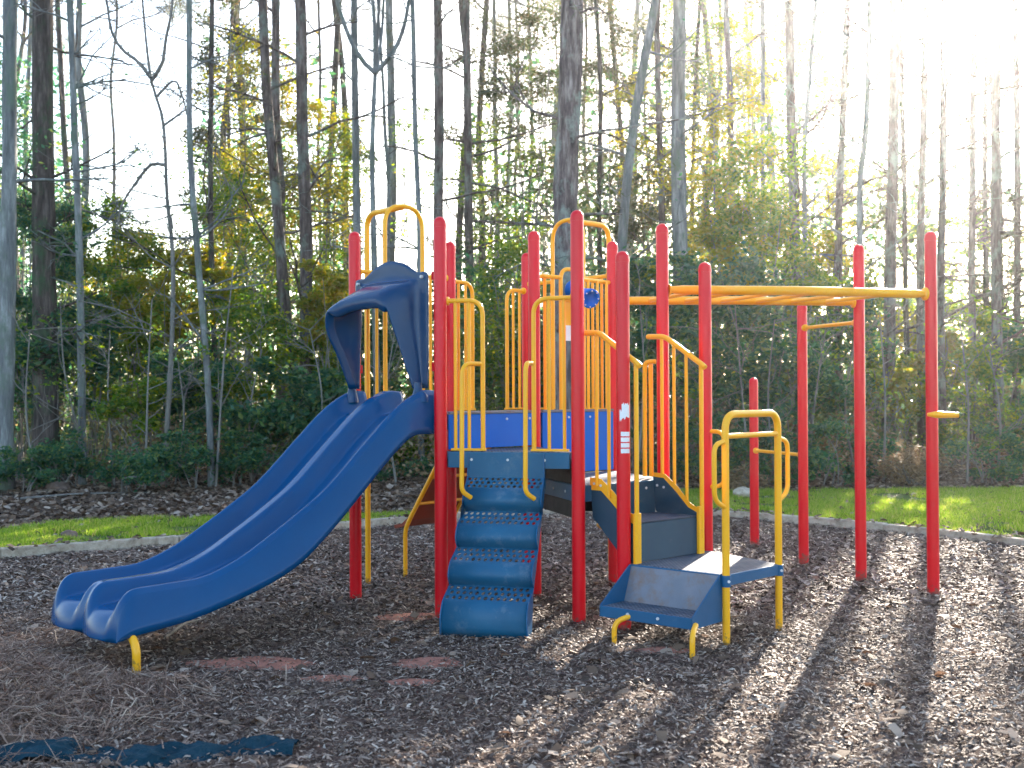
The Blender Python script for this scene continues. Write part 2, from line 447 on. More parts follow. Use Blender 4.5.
# pole openings: hoop in the middle of an edge, balusters both sides, and an arched fire pole outside
def hoop_edge(p1, p2, gap, ztop_rail, zh, left_n, right_n, out):
    d = (p2 - p1).normalized(); nrm = d.cross(Z) * out; mid = (p1 + p2) / 2; L = (p2 - p1).length
    h1 = mid - d * gap / 2; h2 = mid + d * gap / 2
    mb = MB(); tube(mb, smooth_path([at(h1, ZU + .01), at(h1, zh), at(h2, zh), at(h2, ZU + .01)], gap * .48, 10), RT + .001, 12)
    o = part(mb, 'hoop', 'yellow')
    for pp, hh, n in ((p1, h1, left_n), (p2, h2, right_n)):
        dd = (hh - pp).normalized(); r = MB(); s = at(pp + dd * .04, ztop_rail)
        tube(r, [s, at(hh, ztop_rail)], RT, 12); flange(r, s, dd)
        ro = part(r, 'railing', 'yellow')
        LL = (hh - pp).length
        for k in range(n):
            q = pp + dd * (.12 + (LL - .12) * (k + .0) / n)
            b = MB(); tube(b, [at(q, ZU + .01), at(q, ztop_rail)], RB, 10); part(b, 'baluster', 'yellow', ro)
        fp = MB(); a1 = at(pp + dd * .07, ZU + .012); a2 = at(hh, ZU + .012)
        box(fp, (a1 + a2) / 2, (a2 - a1).length / 2, .018, .008, (d, nrm, Z)); part(fp, 'foot_plate', 'yellow', ro, bevel=.003)
    base = mid + nrm * .52
    pm = MB(); tube(pm, smooth_path([at(base, -.1), at(base, zh), at(mid + nrm * .02, zh - .005)], .13, 8), RT + .006, 12)
    po = part(pm, 'slide_pole', 'yellow')
    st = MB(); tube(st, smooth_path([at(base, .42), at(base - nrm * .1 - d * .1, .42), at(mid - d * .12, .55)], .05, 5), RT, 10)
    return base, d, nrm, po
b1, d1, n1, po1 = hoop_edge(pC, pD, .36, 2.5, 3.04, 2, 2, -1)
b2, d2, n2, po2 = hoop_edge(pG, pH, .36, 2.52, 3.03, 2, 2, -1)
st = MB(); tube(st, smooth_path([at(b2 + Vector((0.0, 0, 0)), .36), b2 + Vector((-.02, -.15, .36)), b2 + Vector((-.14, -.35, .45)), at(pH + Vector((-.06, 0, 0)), .47)], .05, 5), RT, 10)
part(st, 'brace', 'yellow', po2)

# telescope console on the inner edge E-H
def console():
    d = (pH - pE).normalized(); nrm = d.cross(Z); m = pE + d * .36 + nrm * .03
    a, b = m - d * .1, m + d * .1
    mb = MB(); tube(mb, smooth_path([at(a, ZU), at(a, 2.53), at(b, 2.53), at(b, ZU)], .09, 8), RT, 12)
    tube(mb, [at(a, 2.28), at(b, 2.28)], RB, 10)
    o = part(mb, 'console_frame', 'yellow')
    pn = MB(); c = (a + b) / 2; box(pn, at(c, 2.13), .088, .008, .14, (d, nrm, Z)); part(pn, 'console_plate', 'yellow', o, bevel=.004)
    sk = MB(); box(sk, at(c + nrm * .0105, 2.03), .06, .002, .06, (d, nrm, Z)); part(sk, 'instruction_sticker', 'white', o)
    ax = Vector((.42, -.84, -.34)).normalized()
    c0 = at(c, 2.39)
    t = MB(); c0 = c0 + Vector((.012, 0, -.005)); p0 = c0 + ax * .02
    prof = [(0, .07), (.02, .078), (.05, .05), (.10, .046), (.18, .05), (.24, .066), (.285, .076), (.298, .076), (.302, .072), (.300, .054), (.270, .050), (.268, .002)]
    lathe(t, p0, ax, [(.004, .002), (0, .05)] + prof)
    to = part(t, 'telescope', 'panel', o)
    k = MB(); u = ax.orthogonal().normalized(); v = ax.cross(u)
    for i in range(8):
        q = p0 + ax * .302 + (u * math.cos(i * math.pi / 4) + v * math.sin(i * math.pi / 4)) * .063
        tube(k, [q, q + ax * .004], .006, 8)
    part_each(k, 'rivet', 'chrome', to)
    # rest of the barrier along the inner edge
    r = MB(); tube(r, [at(b, 2.46), at(pH - d * .04, 2.46)], RT, 12); ro = part(r, 'railing', 'yellow')
    L = (pH - b).length
    for i in range(1, 4):
        q = b + d * L * i / 4; bb = MB(); tube(bb, [at(q + nrm * 0, ZU + .01), at(q, 2.46)], RB, 10); part(bb, 'baluster', 'yellow', ro)
    r = MB(); tube(r, [at(pE + d * .04, 2.46), at(a, 2.46)], RT, 12); ro = part(r, 'railing', 'yellow')
    for i in range(1, 3):
        q = pE + d * (.04 + .2 * i / 2.6); bb = MB(); tube(bb, [at(q, ZU + .01), at(q, 2.46)], RB, 10); part(bb, 'baluster', 'yellow', ro)
console()

# overhead ladder -----------------------------------------------
def ladder():
    zr = 2.315
    mb = MB(); d = (pK - pI).normalized()
    tube(mb, [at(pI + d * .05, zr), at(pI + d * .15, zr), at((pI + pK) / 2, zr + .008), at(pK - d * .15, zr), at(pK - d * .05, zr)], [.024, .034, .036, .034, .024], 14)
    flange(mb, at(pI + d * .045, zr), d, .042, .014); flange(mb, at(pK - d * .045, zr), -d, .05, .014)
    o = part(mb, 'ladder_rail', 'yellow')
    mb = MB(); d2 = (pJ - pH).normalized()
    tube(mb, [at(pH + d2 * .05, zr), at(pH + d2 * .15, zr), at((pH + pJ) / 2, zr + .008), at(pJ - d2 * .15, zr), at(pJ - d2 * .05, zr)], [.024, .034, .036, .034, .024], 14)
    flange(mb, at(pH + d2 * .045, zr), d2, .042, .014); flange(mb, at(pJ - d2 * .045, zr), -d2, .05, .014)
    part(mb, 'ladder_rail', 'yellow')
    for i in range(1, 7):
        t = i / 7 + .0
        a = at(pI + (pK - pI) * t, zr); b = at(pH + (pJ - pH) * t, zr)
        r = MB(); tube(r, [a, b], .0165, 10); part(r, 'rung', 'yellow', o)
ladder()
def chin(a, b, za, zb, r=.0165):
    d = (at(b, zb) - at(a, za)).normalized(); mb = MB()
    s, e = at(a, za) + d * .045, at(b, zb) - d * .045
    tube(mb, [s, e], r, 12); flange(mb, s, d, .03, .03); flange(mb, e, -d, .03, .03)
    part(mb, 'chin_bar', 'yellow')
chin(pN, pJ, 2.155, 2.145); chin(pO, pN, .97, .985)
mb = MB(); d = Vector((.80, -.10, 0)).normalized()
tube(mb, [at(pK, 1.385) - d * .05 + Vector((0, -.045, 0)), at(pK, 1.385) + d * .02 + Vector((0, -.055, 0)), at(pK, 1.38) + d * .18 + Vector((0, -.045, 0))], [.012, .028, .02], 12)
part(mb, 'foot_peg', 'yellow')

# front hump-step climber --------------------------------------------
def climber():
    e = (pB - pA).normalized(); n = e.cross(Z)     # outward, towards the camera
    c = pA + e * .475; hw0 = .262; hw1 = .285
    prof = [(.014, 1.155), (.02, .985)]
    kinds = ['flat']
    zn = [.905, .675, .445, .215]; on = [.13, .275, .42, .565]
    back = .03
    for i in range(4):
        z0, o0 = zn[i], on[i]
        prof.append((o0 - .055, z0 + .010)); kinds.append('perf')
        last = (i == 3)
        for k in range(1, 9):     # rounded nose, bulging then tucking in
            a = k / 8
            oo = o0 - .055 + .055 * math.sin(min(1, a * 1.25) * math.pi / 2) - (0 if last else max(0, a - .6) ** 2 * .22)
            zz = z0 + .010 - .145 * a ** 1.25 if not last else z0 + .010 - .165 * a ** 1.25
            prof.append((oo, zz)); kinds.append('nose')
        if i < 3:
            prof.append((on[i] - .045, z0 - .147)); kinds.append('nose')
    prof.append((on[3] - .01, .0)); kinds.append('nose')
    main = MB(); W = lambda z: hw0 + (hw1 - hw0) * (1 - z / 1.16)
    shell = []
    for i in range(len(prof) - 1):
        (o1, z1), (o2, z2) = prof[i], prof[i + 1]; kd = kinds[i]
        w1, w2 = W(z1), W(z2)
        a = at(c - e * w1 + n * o1, z1); b = at(c + e * w1 + n * o1, z1)
        dd = at(c - e * w2 + n * o2, z2); cc = at(c + e * w2 + n * o2, z2)
        if kd != 'perf':
            main.add([a, b, cc, dd], [(0, 3, 2, 1)], kd == 'nose'); continue
        nx, nz = 13, 3                                     # a plate with real round holes
        for r_ in range(nz):
            for q in range(nx):
                def S(u, v): return (a * (1 - u) + b * u) * (1 - v) + (dd * (1 - u) + cc * u) * v
                sh = (.5 if r_ % 2 else 0)
                u0, u1 = (q + 0) / nx, (q + 1) / nx; v0, v1 = r_ / nz, (r_ + 1) / nz
                cu, cv = (u0 + u1) / 2 + (.18 / nx if r_ % 2 else -.18 / nx), (v0 + v1) / 2
                outer = [(u0, v0), ((u0 + u1) / 2, v0), (u1, v0), (u1, (v0 + v1) / 2), (u1, v1), ((u0 + u1) / 2, v1), (u0, v1), (u0, (v0 + v1) / 2)]
                inner = [(cu + .31 / nx * math.cos(math.pi * 1.25 + k * math.pi / 4), cv + .40 / nz * math.sin(math.pi * 1.25 + k * math.pi / 4)) for k in range(8)]
                vs = [S(*p) for p in outer] + [S(*p) for p in inner]
                main.add(vs, [(k, 8 + k, 8 + (k + 1) % 8, (k + 1) % 8) for k in range(8)])
    o = part(main, 'step_climber', 'step')
    m = o.modifiers.new('w', 'WELD'); m.merge_threshold = .0005
    m = o.modifiers.new('s', 'SOLIDIFY'); m.thickness = .006; m.offset = -1
    for sgn in (-1, 1):                                    # side flanges
        s = MB(); ring = []
        outp = [(o_ + .006, z_) for o_, z_ in prof]
        inp = [(max(-.0, o_ - .055 - .03 * (1 - z_)), z_ - .0) for o_, z_ in ((.01, 1.15), (.05, .95), (.19, .72), (.335, .49), (.48, .26), (.55, .0))]
        poly = [at(c + e * sgn * (W(z_) + .001) + n * o_, z_) for o_, z_ in outp] + [at(c + e * sgn * (W(z_) + .001) + n * o_, z_) for o_, z_ in reversed(inp)]
        prism(s, poly, e * sgn * .009); part(s, 'side_flange', 'edge', o)
    f = MB(); q = c + e * .25 + n * .50
    tube(f, [at(q, -.1), at(q, .06)], .018, 10); q = c - e * .25 + n * .50; tube(f, [at(q, -.1), at(q, .06)], .018, 10)
    part_each(f, 'foot', 'yellow', o)
    # curved grab bars
    for sgn, pp, L in ((-1, pA, .30), (1, pB, .315)):
        d = (pB - pA).normalized() * (1 if sgn < 0 else -1)
        s = at(pp + d * (L) + n * .03, 1.765)
        q1 = at(s + n * .16 + e * (-.08 if sgn < 0 else -.0), 1.765)
        q2 = at(q1 + n * .02, .90); q3 = at(q2 + n * -.05 + e * .05, .855)
        g = MB(); tube(g, smooth_path([s, q1, q2, q3], .10, 8), .0165, 12)
        part(g, 'grab_bar', 'yellow')
climber()

# right-hand stair and transfer platform ---------------------------------
def stair():
    e = (pI - pB).normalized(); n = e.cross(Z); L = (pI - pB).length
    def Q(u, o, z): return pB + e * u + n * o + Z * z
    u0, u1 = .13, L - .12
    # treads and risers
    mb = MB()
    prof = [(0.012, ZM - .01), (.018, .70), (.40, .695), (.405, ZP + .004)]
    for (o1, z1), (o2, z2) in zip(prof, prof[1:]):
        mb.add([Q(u0, o1, z1), Q(u1, o1, z1), Q(u1, o2, z2), Q(u0, o2, z2)], [(0, 3, 2, 1)])
    o = part(mb, 'stair', 'navy'); m = o.modifiers.new('s', 'SOLIDIFY'); m.thickness = .008
    for (oa, ob, z) in ((.022, .40, .7),):
        t = MB(); t.add([Q(u0, oa, z), Q(u1, oa, z), Q(u1, ob, z), Q(u0, ob, z)], [(0, 3, 2, 1)]); t2 = part(t, 'tread', 'deck', o)
        m = t2.modifiers.new('s', 'SOLIDIFY'); m.thickness = .003; m.offset = 1
    for u, sg in ((u0, -1), (u1, 1)):
        s = MB(); poly = [(0, .955), (.09, .95), (.20, .86), (.31, .755), (.42, .71), (.42, .43), (.30, .45), (.10, .64), (.02, .72)]
        prism(s, [Q(u, a, z) for a, z in poly], e * sg * .008); so = part(s, 'stringer', 'navy', o)
        y = MB(); poly = [(0.0, .985), (.10, .98), (.21, .90), (.32, .79), (.43, .735), (.43, .68), (.31, .725), (.20, .82), (.10, .90), (0, .90)]
        prism(y, [Q(u + sg * .0085, a, z) for a, z in poly], e * sg * .005); part(y, 'bracket', 'yellow', o)
        y = MB(); box(y, Q(u + sg * .010, .415, .60), .012, .03, .17, (n, e, Z)); part(y, 'bracket', 'yellow', o, bevel=.004)
        b = MB()
        for a, z in ((.04, .945), (.10, .935)):
            c0 = Q(u + sg * .0135, a, z); tube(b, [c0, c0 + e * sg * .006], .009, 8)
            c0 = Q(u - sg * .0005, a, z - .05); tube(b, [c0, c0 - e * sg * .006], .009, 8)
        part_each(b, 'bolt', 'chrome', o)
        # sloping handrail
        zz = 1.97
        ue = u + sg * .02
        rr = MB(); pts = [Q(u + sg * .06, .0 if sg < 0 else -.07, zz), Q(ue, .05 if sg < 0 else -.06, zz), Q(ue, .10, zz - .005), Q(ue, .43, 1.755), Q(ue, .455, 1.735)]
        tube(rr, smooth_path(pts, .05, 5), RT + .003, 12)
        ro = part(rr, 'handrail', 'yellow')
        for a in (.07, .18, .29):
            zb = .99 if a < .12 else .99 - (a - .10) * .9
            bb = MB(); tube(bb, [Q(ue, a, zb - .06), Q(ue, a, zz - (max(a, .1) - .1) * .65)], RB, 10); part(bb, 'baluster', 'yellow', ro)
        bb = MB(); tube(bb, [Q(ue - sg * .0, .42, .55), Q(ue, .42, 1.755)], .016, 10); part(bb, 'baluster', 'yellow', ro)
    # grab bar at the overhead ladder side
    d = (pH - pI).normalized(); nn = d.cross(Z)
    g = MB(); s = at(pI + d * .10, 1.78)
    tube(g, smooth_path([at(pI + Vector((-.05, 0, 0)), 1.79), at(pI + Vector((-.13, .02, 0)), 1.79), at(pI + Vector((-.13, .06, 0)), .95)], .06, 6), RT, 12)
    tube(g, [at(pI + Vector((-.085, .03, 0)), .95), at(pI + Vector((-.085, .03, 0)), 1.785)], RT, 12)
    part(g, 'grab_bar', 'yellow')
stair()

def platform():
    poly = [pL + Vector((.055, -.03, 0)), pQ, pR, pM + Vector((.0, -.03, 0)), ]
    c = sum(poly, Vector()) / 4
    mb = MB(); prism(mb, [at(p, ZP - .012) for p in poly], (0, 0, .012)); o = part(mb, 'platform', 'deck', bevel=.003)
    for i in range(4):
        a, b = poly[i], poly[(i + 1) % 4]; d = (b - a).normalized(); nrm = d.cross(Z)
        s = MB(); m_ = (a + b) / 2 + nrm * .006; box(s, at(m_, ZP - .036), (b - a).length / 2 + .004, .006, .034, (d, nrm, Z)); part(s, 'platform_edge', 'edge', o, bevel=.003)
    # lower step on the L-Q edge
    a, b = poly[0], poly[1]; d = (b - a).normalized(); n = d.cross(Z); L = (b - a).length
    def Q(u, w_, z): return at(a + d * u + n * w_, z)
    u0, u1 = .0, L - .03; zt = .215; zl = .175
    st = MB()
    st.add([Q(u0, .018, ZP - .01), Q(u1, .018, ZP - .01), Q(u1 - .0, .10, zt), Q(u0, .10, zt)], [(0, 3, 2, 1)])
    so = part(st, 'lower_step', 'worn'); m = so.modifiers.new('s', 'SOLIDIFY'); m.thickness = .005; m.offset = -1
    t = MB(); t.add([Q(u0, .10, zt), Q(u1, .10, zt), Q(u1, .345, zt), Q(u0, .345, zt)], [(0, 3, 2, 1)]); to = part(t, 'tread', 'deck', so)
    m = to.modifiers.new('s', 'SOLIDIFY'); m.thickness = .005; m.offset = -1
    l = MB(); box(l, Q((u0 + u1) / 2, .352, .185), (u1 - u0) / 2 + .01, .006, .034, (d, n, Z)); part(l, 'front_lip', 'edge', so, bevel=.003)
    for u, sg in ((u0, -1), (u1, 1)):
        s = MB(); pl = [(.014, ZP), (.03, ZP), (.358, zt + .006), (.358, .152), (.014, .152)]
        if sg < 0: pl = [(.014, ZP), (.03, ZP), (.358, zt + .006), (.358, .152), (.10, .19)]
        prism(s, [Q(u, w_, z) for w_, z in pl], d * sg * .009); part(s, 'side_panel', 'edge', so)
    b_ = MB()
    for t in (.12, .5, .88): 
        c0 = Q(L * t, .013, ZP - .036); tube(b_, [c0, c0 + n * .008], .0095, 8)
    part_each(b_, 'bolt', 'chrome', o)
    b_ = MB()
    for t in (.30, .62):
        c0 = Q(L * t, .358, .19); tube(b_, [c0, c0 + n * .008], .0095, 8)
    part_each(b_, 'bolt', 'chrome', so)
    for px, s_x, top in ((612.9, 162.0, .17), (690.8, 171.5, .17)):
        q = P(px, s=s_x); g = MB()
        inn = d * .06 - n * .10
        if px > 650: inn = -d * .05 - n * .12
        tube(g, smooth_path([at(q, -.1), at(q, top - .02), at(q + inn, top + .01)], .06, 6), .0165, 12); part(g, 'leg', 'yellow', so)
    # yellow hoop with grab loops
    g = MB(); zt = 1.425
    tube(g, smooth_path([at(pQ, -.1), at(pQ, zt), at(pR, zt), at(pR, -.1)], .11, 8), .0235, 16)
    ho = part(g, 'hoop_rail', 'yellow')
    g = MB(); tube(g, [at(pQ, 1.29), at(pR, 1.29)], .017, 12); part(g, 'cross_bar', 'yellow', ho)
    dd = (pR - pQ).normalized()
    for p, sg in ((pQ, -1), (pR, 1)):
        g = MB(); tube(g, smooth_path([at(p, 1.26), at(p + dd * sg * .12, 1.24), at(p + dd * sg * .12, .90), at(p, .85)], .07, 7), .0155, 12); part(g, 'grab_loop', 'yellow', ho)
        g = MB(); tube(g, [at(p, ZP - .075), at(p, ZP - .005)], .031, 16); part(g, 'clamp', 'edge', ho)
        bo = MB(); c0 = at(p, ZP - .04) + Vector((0.012, -.029, 0)); tube(bo, [c0, c0 + Vector((0, -.006, 0))], .009, 8); part_each(bo, 'bolt', 'chrome', ho)
    g = MB(); q = pM
    v = Vector((.75, -.66, 0))
    tube(g, smooth_path([at(q, 1.285), at(q + v * .15, 1.285), at(q + v * .15, .90), at(q, .89)], .07, 7), .0155, 12); part(g, 'grab_loop', 'yellow')
platform()

# dark panel and beam under the low deck, between the steps and the stair
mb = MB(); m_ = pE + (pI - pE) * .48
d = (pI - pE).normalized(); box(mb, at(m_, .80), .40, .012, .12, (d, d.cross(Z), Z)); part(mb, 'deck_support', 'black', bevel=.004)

# rear climber (reddish-brown sheet with yellow frame) -------------------
def rear_climber():
    e = (pG - pD).normalized(); n = -e.cross(Z)
    mid = (pD + pG) / 2 - e * .08
    def Q(u, o, z): return at(mid + e * u + n * o, z)
    mb = MB(); hw = .27
    prof = [(.02, 1.36), (.10, 1.22), (.62, .48), (.70, .42), (.80, .40)]
    for (o1, z1), (o2, z2) in zip(prof, prof[1:]):
        mb.add([Q(-hw, o1, z1), Q(hw, o1, z1), Q(hw, o2, z2), Q(-hw, o2, z2)], [(0, 3, 2, 1)])
    o = part(mb, 'rear_climber', 'brown'); m = o.modifiers.new('s', 'SOLIDIFY'); m.thickness = .03
    for sg in (-1, 1):
        g = MB(); tube(g, smooth_path([Q(sg * (hw + .01), .05, 1.3), Q(sg * (hw + .01), .60, .50), Q(sg * (hw + .01), .66, .40), Q(sg * (hw + .01), .66, -.1)], .08, 5), .019, 12)
        part(g, 'frame_tube', 'yellow', o)
    for o_, z_ in ((.15, 1.15), (.32, .91), (.48, .68)):
        g = MB(); tube(g, [Q(-hw, o_ + .02, z_ - .05), Q(hw, o_ + .02, z_ - .05)], .014, 8); part(g, 'rung', 'yellow', o)
rear_climber()

# double slide ----------------------------------------------------------
def catmull(xs, ys, x):
    if x <= xs[0]: return ys[0]
    if x >= xs[-1]: return ys[-1]
    i = max(k for k in range(len(xs) - 1) if xs[k] <= x)
    m = []
    for k in (i, i + 1):
        a = max(k - 1, 0); b = min(k + 1, len(xs) - 1); m.append((ys[b] - ys[a]) / (xs[b] - xs[a]))
    h = xs[i + 1] - xs[i]; t = (x - xs[i]) / h
    return (2 * t ** 3 - 3 * t * t + 1) * ys[i] + (t ** 3 - 2 * t * t + t) * h * m[0] + (-2 * t ** 3 + 3 * t * t) * ys[i + 1] + (t ** 3 - t * t) * h * m[1]
SE = (pA - pC).normalized(); SN = SE.cross(Z); SM = (pA + pC) / 2
def slide():
    LX = [-.02, .20, .34, .46, .72, .93, 1.12, 1.28, 1.43, 1.67, 1.89, 2.10, 2.27, 2.37]
    ZB = [1.280, 1.272, 1.18, 1.075, .83, .64, .495, .415, .36, .29, .240, .212, .192, .172]
    TX = [-.02, .11, .33, .59, .89, 1.12, 1.35, 1.55, 1.78, 2.0, 2.21, 2.37]
    ZT = [1.585, 1.582, 1.465, 1.238, .966, .81, .672, .562, .482, .468, .462, .455]
    W = .44
    mb = MB(); rings = []
    Ls = [-.02 + 2.22 * i / 80 for i in range(80)] + [2.2 + .165 * math.sin(i / 18 * math.pi / 2) for i in range(19)]
    for L in Ls:
        zb = catmull(LX, ZB, L); wh = catmull(TX, ZT, L) - zb; bed = .15
        tw = max(0.0, (L - 2.2) / .1651); tb = max(0.0, (L - 2.275) / .0901)
        fw_ = max(0.0, 1 - tw ** 2.4) ** .5; fb = max(0.0, 1 - tb ** 2) ** .5
        n = 72; sec = []
        sec += [(-W - .010, 0), (-W - .010, .05 * fw_), (-W - .002, .06 * fw_), (-W - .002, (wh - .035) * fw_)]
        for k in range(n + 1):
            u = -W + 2 * W * k / n
            q = abs(u); d = min(q - .0, W - q) if q > 0 else 0
            ridge = W - q if q > W / 2 else q
            edge = 0.0
            if q > W - .02: edge = .034 * ((q - W + .02) / .02) ** 2
            f = 1 - min(1, max(0, (ridge - .034) / .075)); f = f * f * (3 - 2 * f)
            peak = wh - .004 * (q < W / 2)
            lowb = bed - .012 * math.sin(math.pi * min(1, q / W * 1.0)) if False else bed
            h = lowb * fb * (1 - f) + peak * fw_ * f - edge * fw_ - (.010 * math.sin(math.pi * ((q % W) / W))) * (1 - f)
            sec.append((u, max(h, .002)))
        sec += [(W + .002, (wh - .035) * fw_), (W + .002, .06 * fw_), (W + .010, .05 * fw_), (W + .010, 0)]
        under = [(W * .8, -.004), (0, -.006), (-W * .8, -.004)]
        ring = []
        for (u, h) in sec + under:
            lob = max(0, (L - 2.2)) * .25 * (abs(math.sin(math.pi * min(1, abs(u) / W))) - .5) * (1 - min(1, max(0, h - .1) / .2) * .0)
            p = SM + SE * u + SN * (L + lob); ring.append(at(p, zb + h))
        rings.append(ring)
    n = len(rings[0]); vs = [p for r in rings for p in r]; fs = []
    for i in range(len(rings) - 1):
        for k in range(n):
            k2 = (k + 1) % n; fs.append((i * n + k, (i + 1) * n + k, (i + 1) * n + k2, i * n + k2))
    fs.append(tuple(range(n))); fs.append(tuple(reversed(range((len(rings) - 1) * n, len(rings) * n))))
    mb.add(vs, fs, True)
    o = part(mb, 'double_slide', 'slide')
    g = MB(); q = Vector((-2.117, 6.475, 0))             # curved exit leg
    tube(g, smooth_path([at(q, -.1), at(q, .12), at(q, .175) - SE * .03, at(q, .225) - SE * .13], .05, 6), .024, 12)
    part(g, 'leg', 'yellow', o)
    for u in (-.38, .0, .38):                             # mounting knobs under the hood feet
        g = MB(); q = SM + SE * u * 1.08 + SN * .10
        zt = 1.275 + .2 + .03
        tube(g, [at(q, zt), at(q, zt + .05), at(q, zt + .075)], [.045, .04, .02], 14); part(g, 'mount', 'slide', o)
    return o
slide_o = slide()

def hood():
    # path t in [0,1]: left foot -> shoulder -> crown -> shoulder -> right foot
    back = [(-.41, 1.60), (-.42, 1.85), (-.42, 2.15), (-.42, 2.34), (-.415, 2.405), (-.385, 2.42), (-.30, 2.425), (-.16, 2.495), (0, 2.525), (.16, 2.495), (.30, 2.425), (.385, 2.42), (.415, 2.405), (.42, 2.34), (.42, 2.15), (.42, 1.85), (.41, 1.60)]
    plate = [(-.375, 1.60, .012), (-.36, 1.85, .014), (-.345, 2.10, .014), (-.34, 2.26, .014), (-.33, 2.335, .014), (-.29, 2.36, .014), (-.22, 2.368, .014), (-.12, 2.375, .014), (0, 2.378, .014), (.12, 2.375, .014), (.22, 2.368, .014), (.27, 2.36, .014), (.305, 2.33, .014), (.315, 2.24, .014), (.325, 2.08, .014), (.345, 1.85, .014), (.37, 1.60, .012)]
    mid = [(-.37, 1.60, .05), (-.375, 1.85, .09), (-.385, 2.06, .13), (-.375, 2.17, .15), (-.345, 2.245, .155), (-.29, 2.285, .15), (-.2, 2.315, .14), (-.1, 2.33, .135), (0, 2.335, .13), (.1, 2.335, .13), (.19, 2.33, .125), (.25, 2.31, .12), (.28, 2.26, .11), (.295, 2.17, .10), (.305, 2.03, .08), (.335, 1.83, .05), (.37, 1.60, .035)]
    front = [(-.36, 1.60, .10), (-.39, 1.84, .18), (-.415, 2.00, .245), (-.41, 2.10, .27), (-.375, 2.175, .28), (-.30, 2.21, .275), (-.2, 2.235, .26), (-.1, 2.25, .25), (0, 2.255, .245), (.09, 2.255, .24), (.16, 2.25, .235), (.21, 2.225, .225), (.24, 2.17, .205), (.265, 2.06, .18), (.295, 1.91, .145), (.33, 1.75, .11), (.365, 1.60, .075)]
    lip = [(a * .97, b - (.075 if b > 2.2 else .02 if b > 2 else 0), c + .004) for a, b, c in front]
    inner = [(a * .92, b - (.08 if b > 2.2 else .02 if b > 2 else 0), c - .04) for a, b, c in front]
    rows = [[(a, z, .0) for a, z in back], plate, mid, front, lip, inner]
    xs = list(range(17)); n = 97; vs = []
    NR = 31
    for r_ in range(NR):
        s = r_ / (NR - 1) * (len(rows) - 1)
        for k in range(n):
            t = k / (n - 1) * 16
            col = []
            for row in rows: col.append([catmull(xs, [q[j] for q in row], t) for j in range(3)])
            v = [catmull(list(range(len(rows))), [c_[j] for c_ in col], s) for j in range(3)]
            p = SM + SE * v[0] + SN * (v[2] + .045); vs.append(at(p, v[1]))
    fs = []
    for r_ in range(NR - 1):
        for k in range(n - 1): fs.append((r_ * n + k, r_ * n + k + 1, (r_ + 1) * n + k + 1, (r_ + 1) * n + k))
    mb = MB(); mb.add(vs, fs, True)
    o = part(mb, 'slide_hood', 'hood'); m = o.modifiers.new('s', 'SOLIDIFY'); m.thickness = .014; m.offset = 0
    b = MB()
    for u in (-.37, .37):
        c0 = at(SM + SE * u + SN * .052, 2.385); tube(b, [c0, c0 + SN * .02], .011, 8)
    part_each(b, 'bolt', 'chrome', o)
    b = MB()
    for p, sg in ((pA, -1), (pC, 1)):
        for z_ in (2.39, 1.75):
            box(b, at(p + SE * sg * .045 + SN * .0, z_), .026, .02, .03, (SE, SN, Z))
    part_each(b, 'post_bracket', 'red', o)
    for sg in (-1, 1):
        k = MB(); q = SM + SE * sg * .385 + SN * .11; tube(k, [at(q, 1.50), at(q, 1.53), at(q, 1.60), at(q, 1.64)], [.05, .048, .03, .028], 14); part(k, 'hood_foot', 'hood', o)
hood()


# ================================================================== scenery
rng = np.random.default_rng(7); rnd = random.Random(11)
def yh(px): return 395 - .0046 * (px - 512)
def UP(px, y, D): return Vector(((px - 512) / F * D, D, HC + (yh(px) - y) / F * D))

def np_mesh(name, V, nper, mat, smooth=False):
    """V: (n_faces*nper, 3) array of separate polygons"""
    me = bpy.data.meshes.new(name); nv = len(V); nf = nv // nper
    me.vertices.add(nv); me.vertices.foreach_set('co', V.astype(np.float32).ravel())
    me.loops.add(nv); me.loops.foreach_set('vertex_index', np.arange(nv, dtype=np.int32))
    me.polygons.add(nf); me.polygons.foreach_set('loop_start', np.arange(0, nv, nper, dtype=np.int32))
    try: me.polygons.foreach_set('loop_total', np.full(nf, nper, dtype=np.int32))
    except Exception: pass
    me.materials.append(mat); me.update(calc_edges=True)
    return me
def obj(name, me, parent=None):
    o = bpy.data.objects.new(name, me); COL.objects.link(o)
    if parent: o.parent = parent
    return o
def rand_dirs(n):
    v = rng.normal(size=(n, 3)); return v / np.linalg.norm(v, axis=1)[:, None]
def leaves(C, size, aspect=.5, up=.0, droop=None):
    """rhombic leaves at centres C"""
    n = len(C); a = rand_dirs(n); a[:, 2] = a[:, 2] * .6 - .15; a /= np.linalg.norm(a, axis=1)[:, None]
    nn = rand_dirs(n); nn[:, 2] += up; b = np.cross(a, nn); b /= np.linalg.norm(b, axis=1)[:, None] + 1e-9
    s = size * rng.uniform(.6, 1.35, n)[:, None]
    V = np.stack([C - a * s * .5, C + b * s * aspect * .5 - a * s * .05, C + a * s * .5, C - b * s * aspect * .5 - a * s * .05], 1)
    return V.reshape(-1, 3)

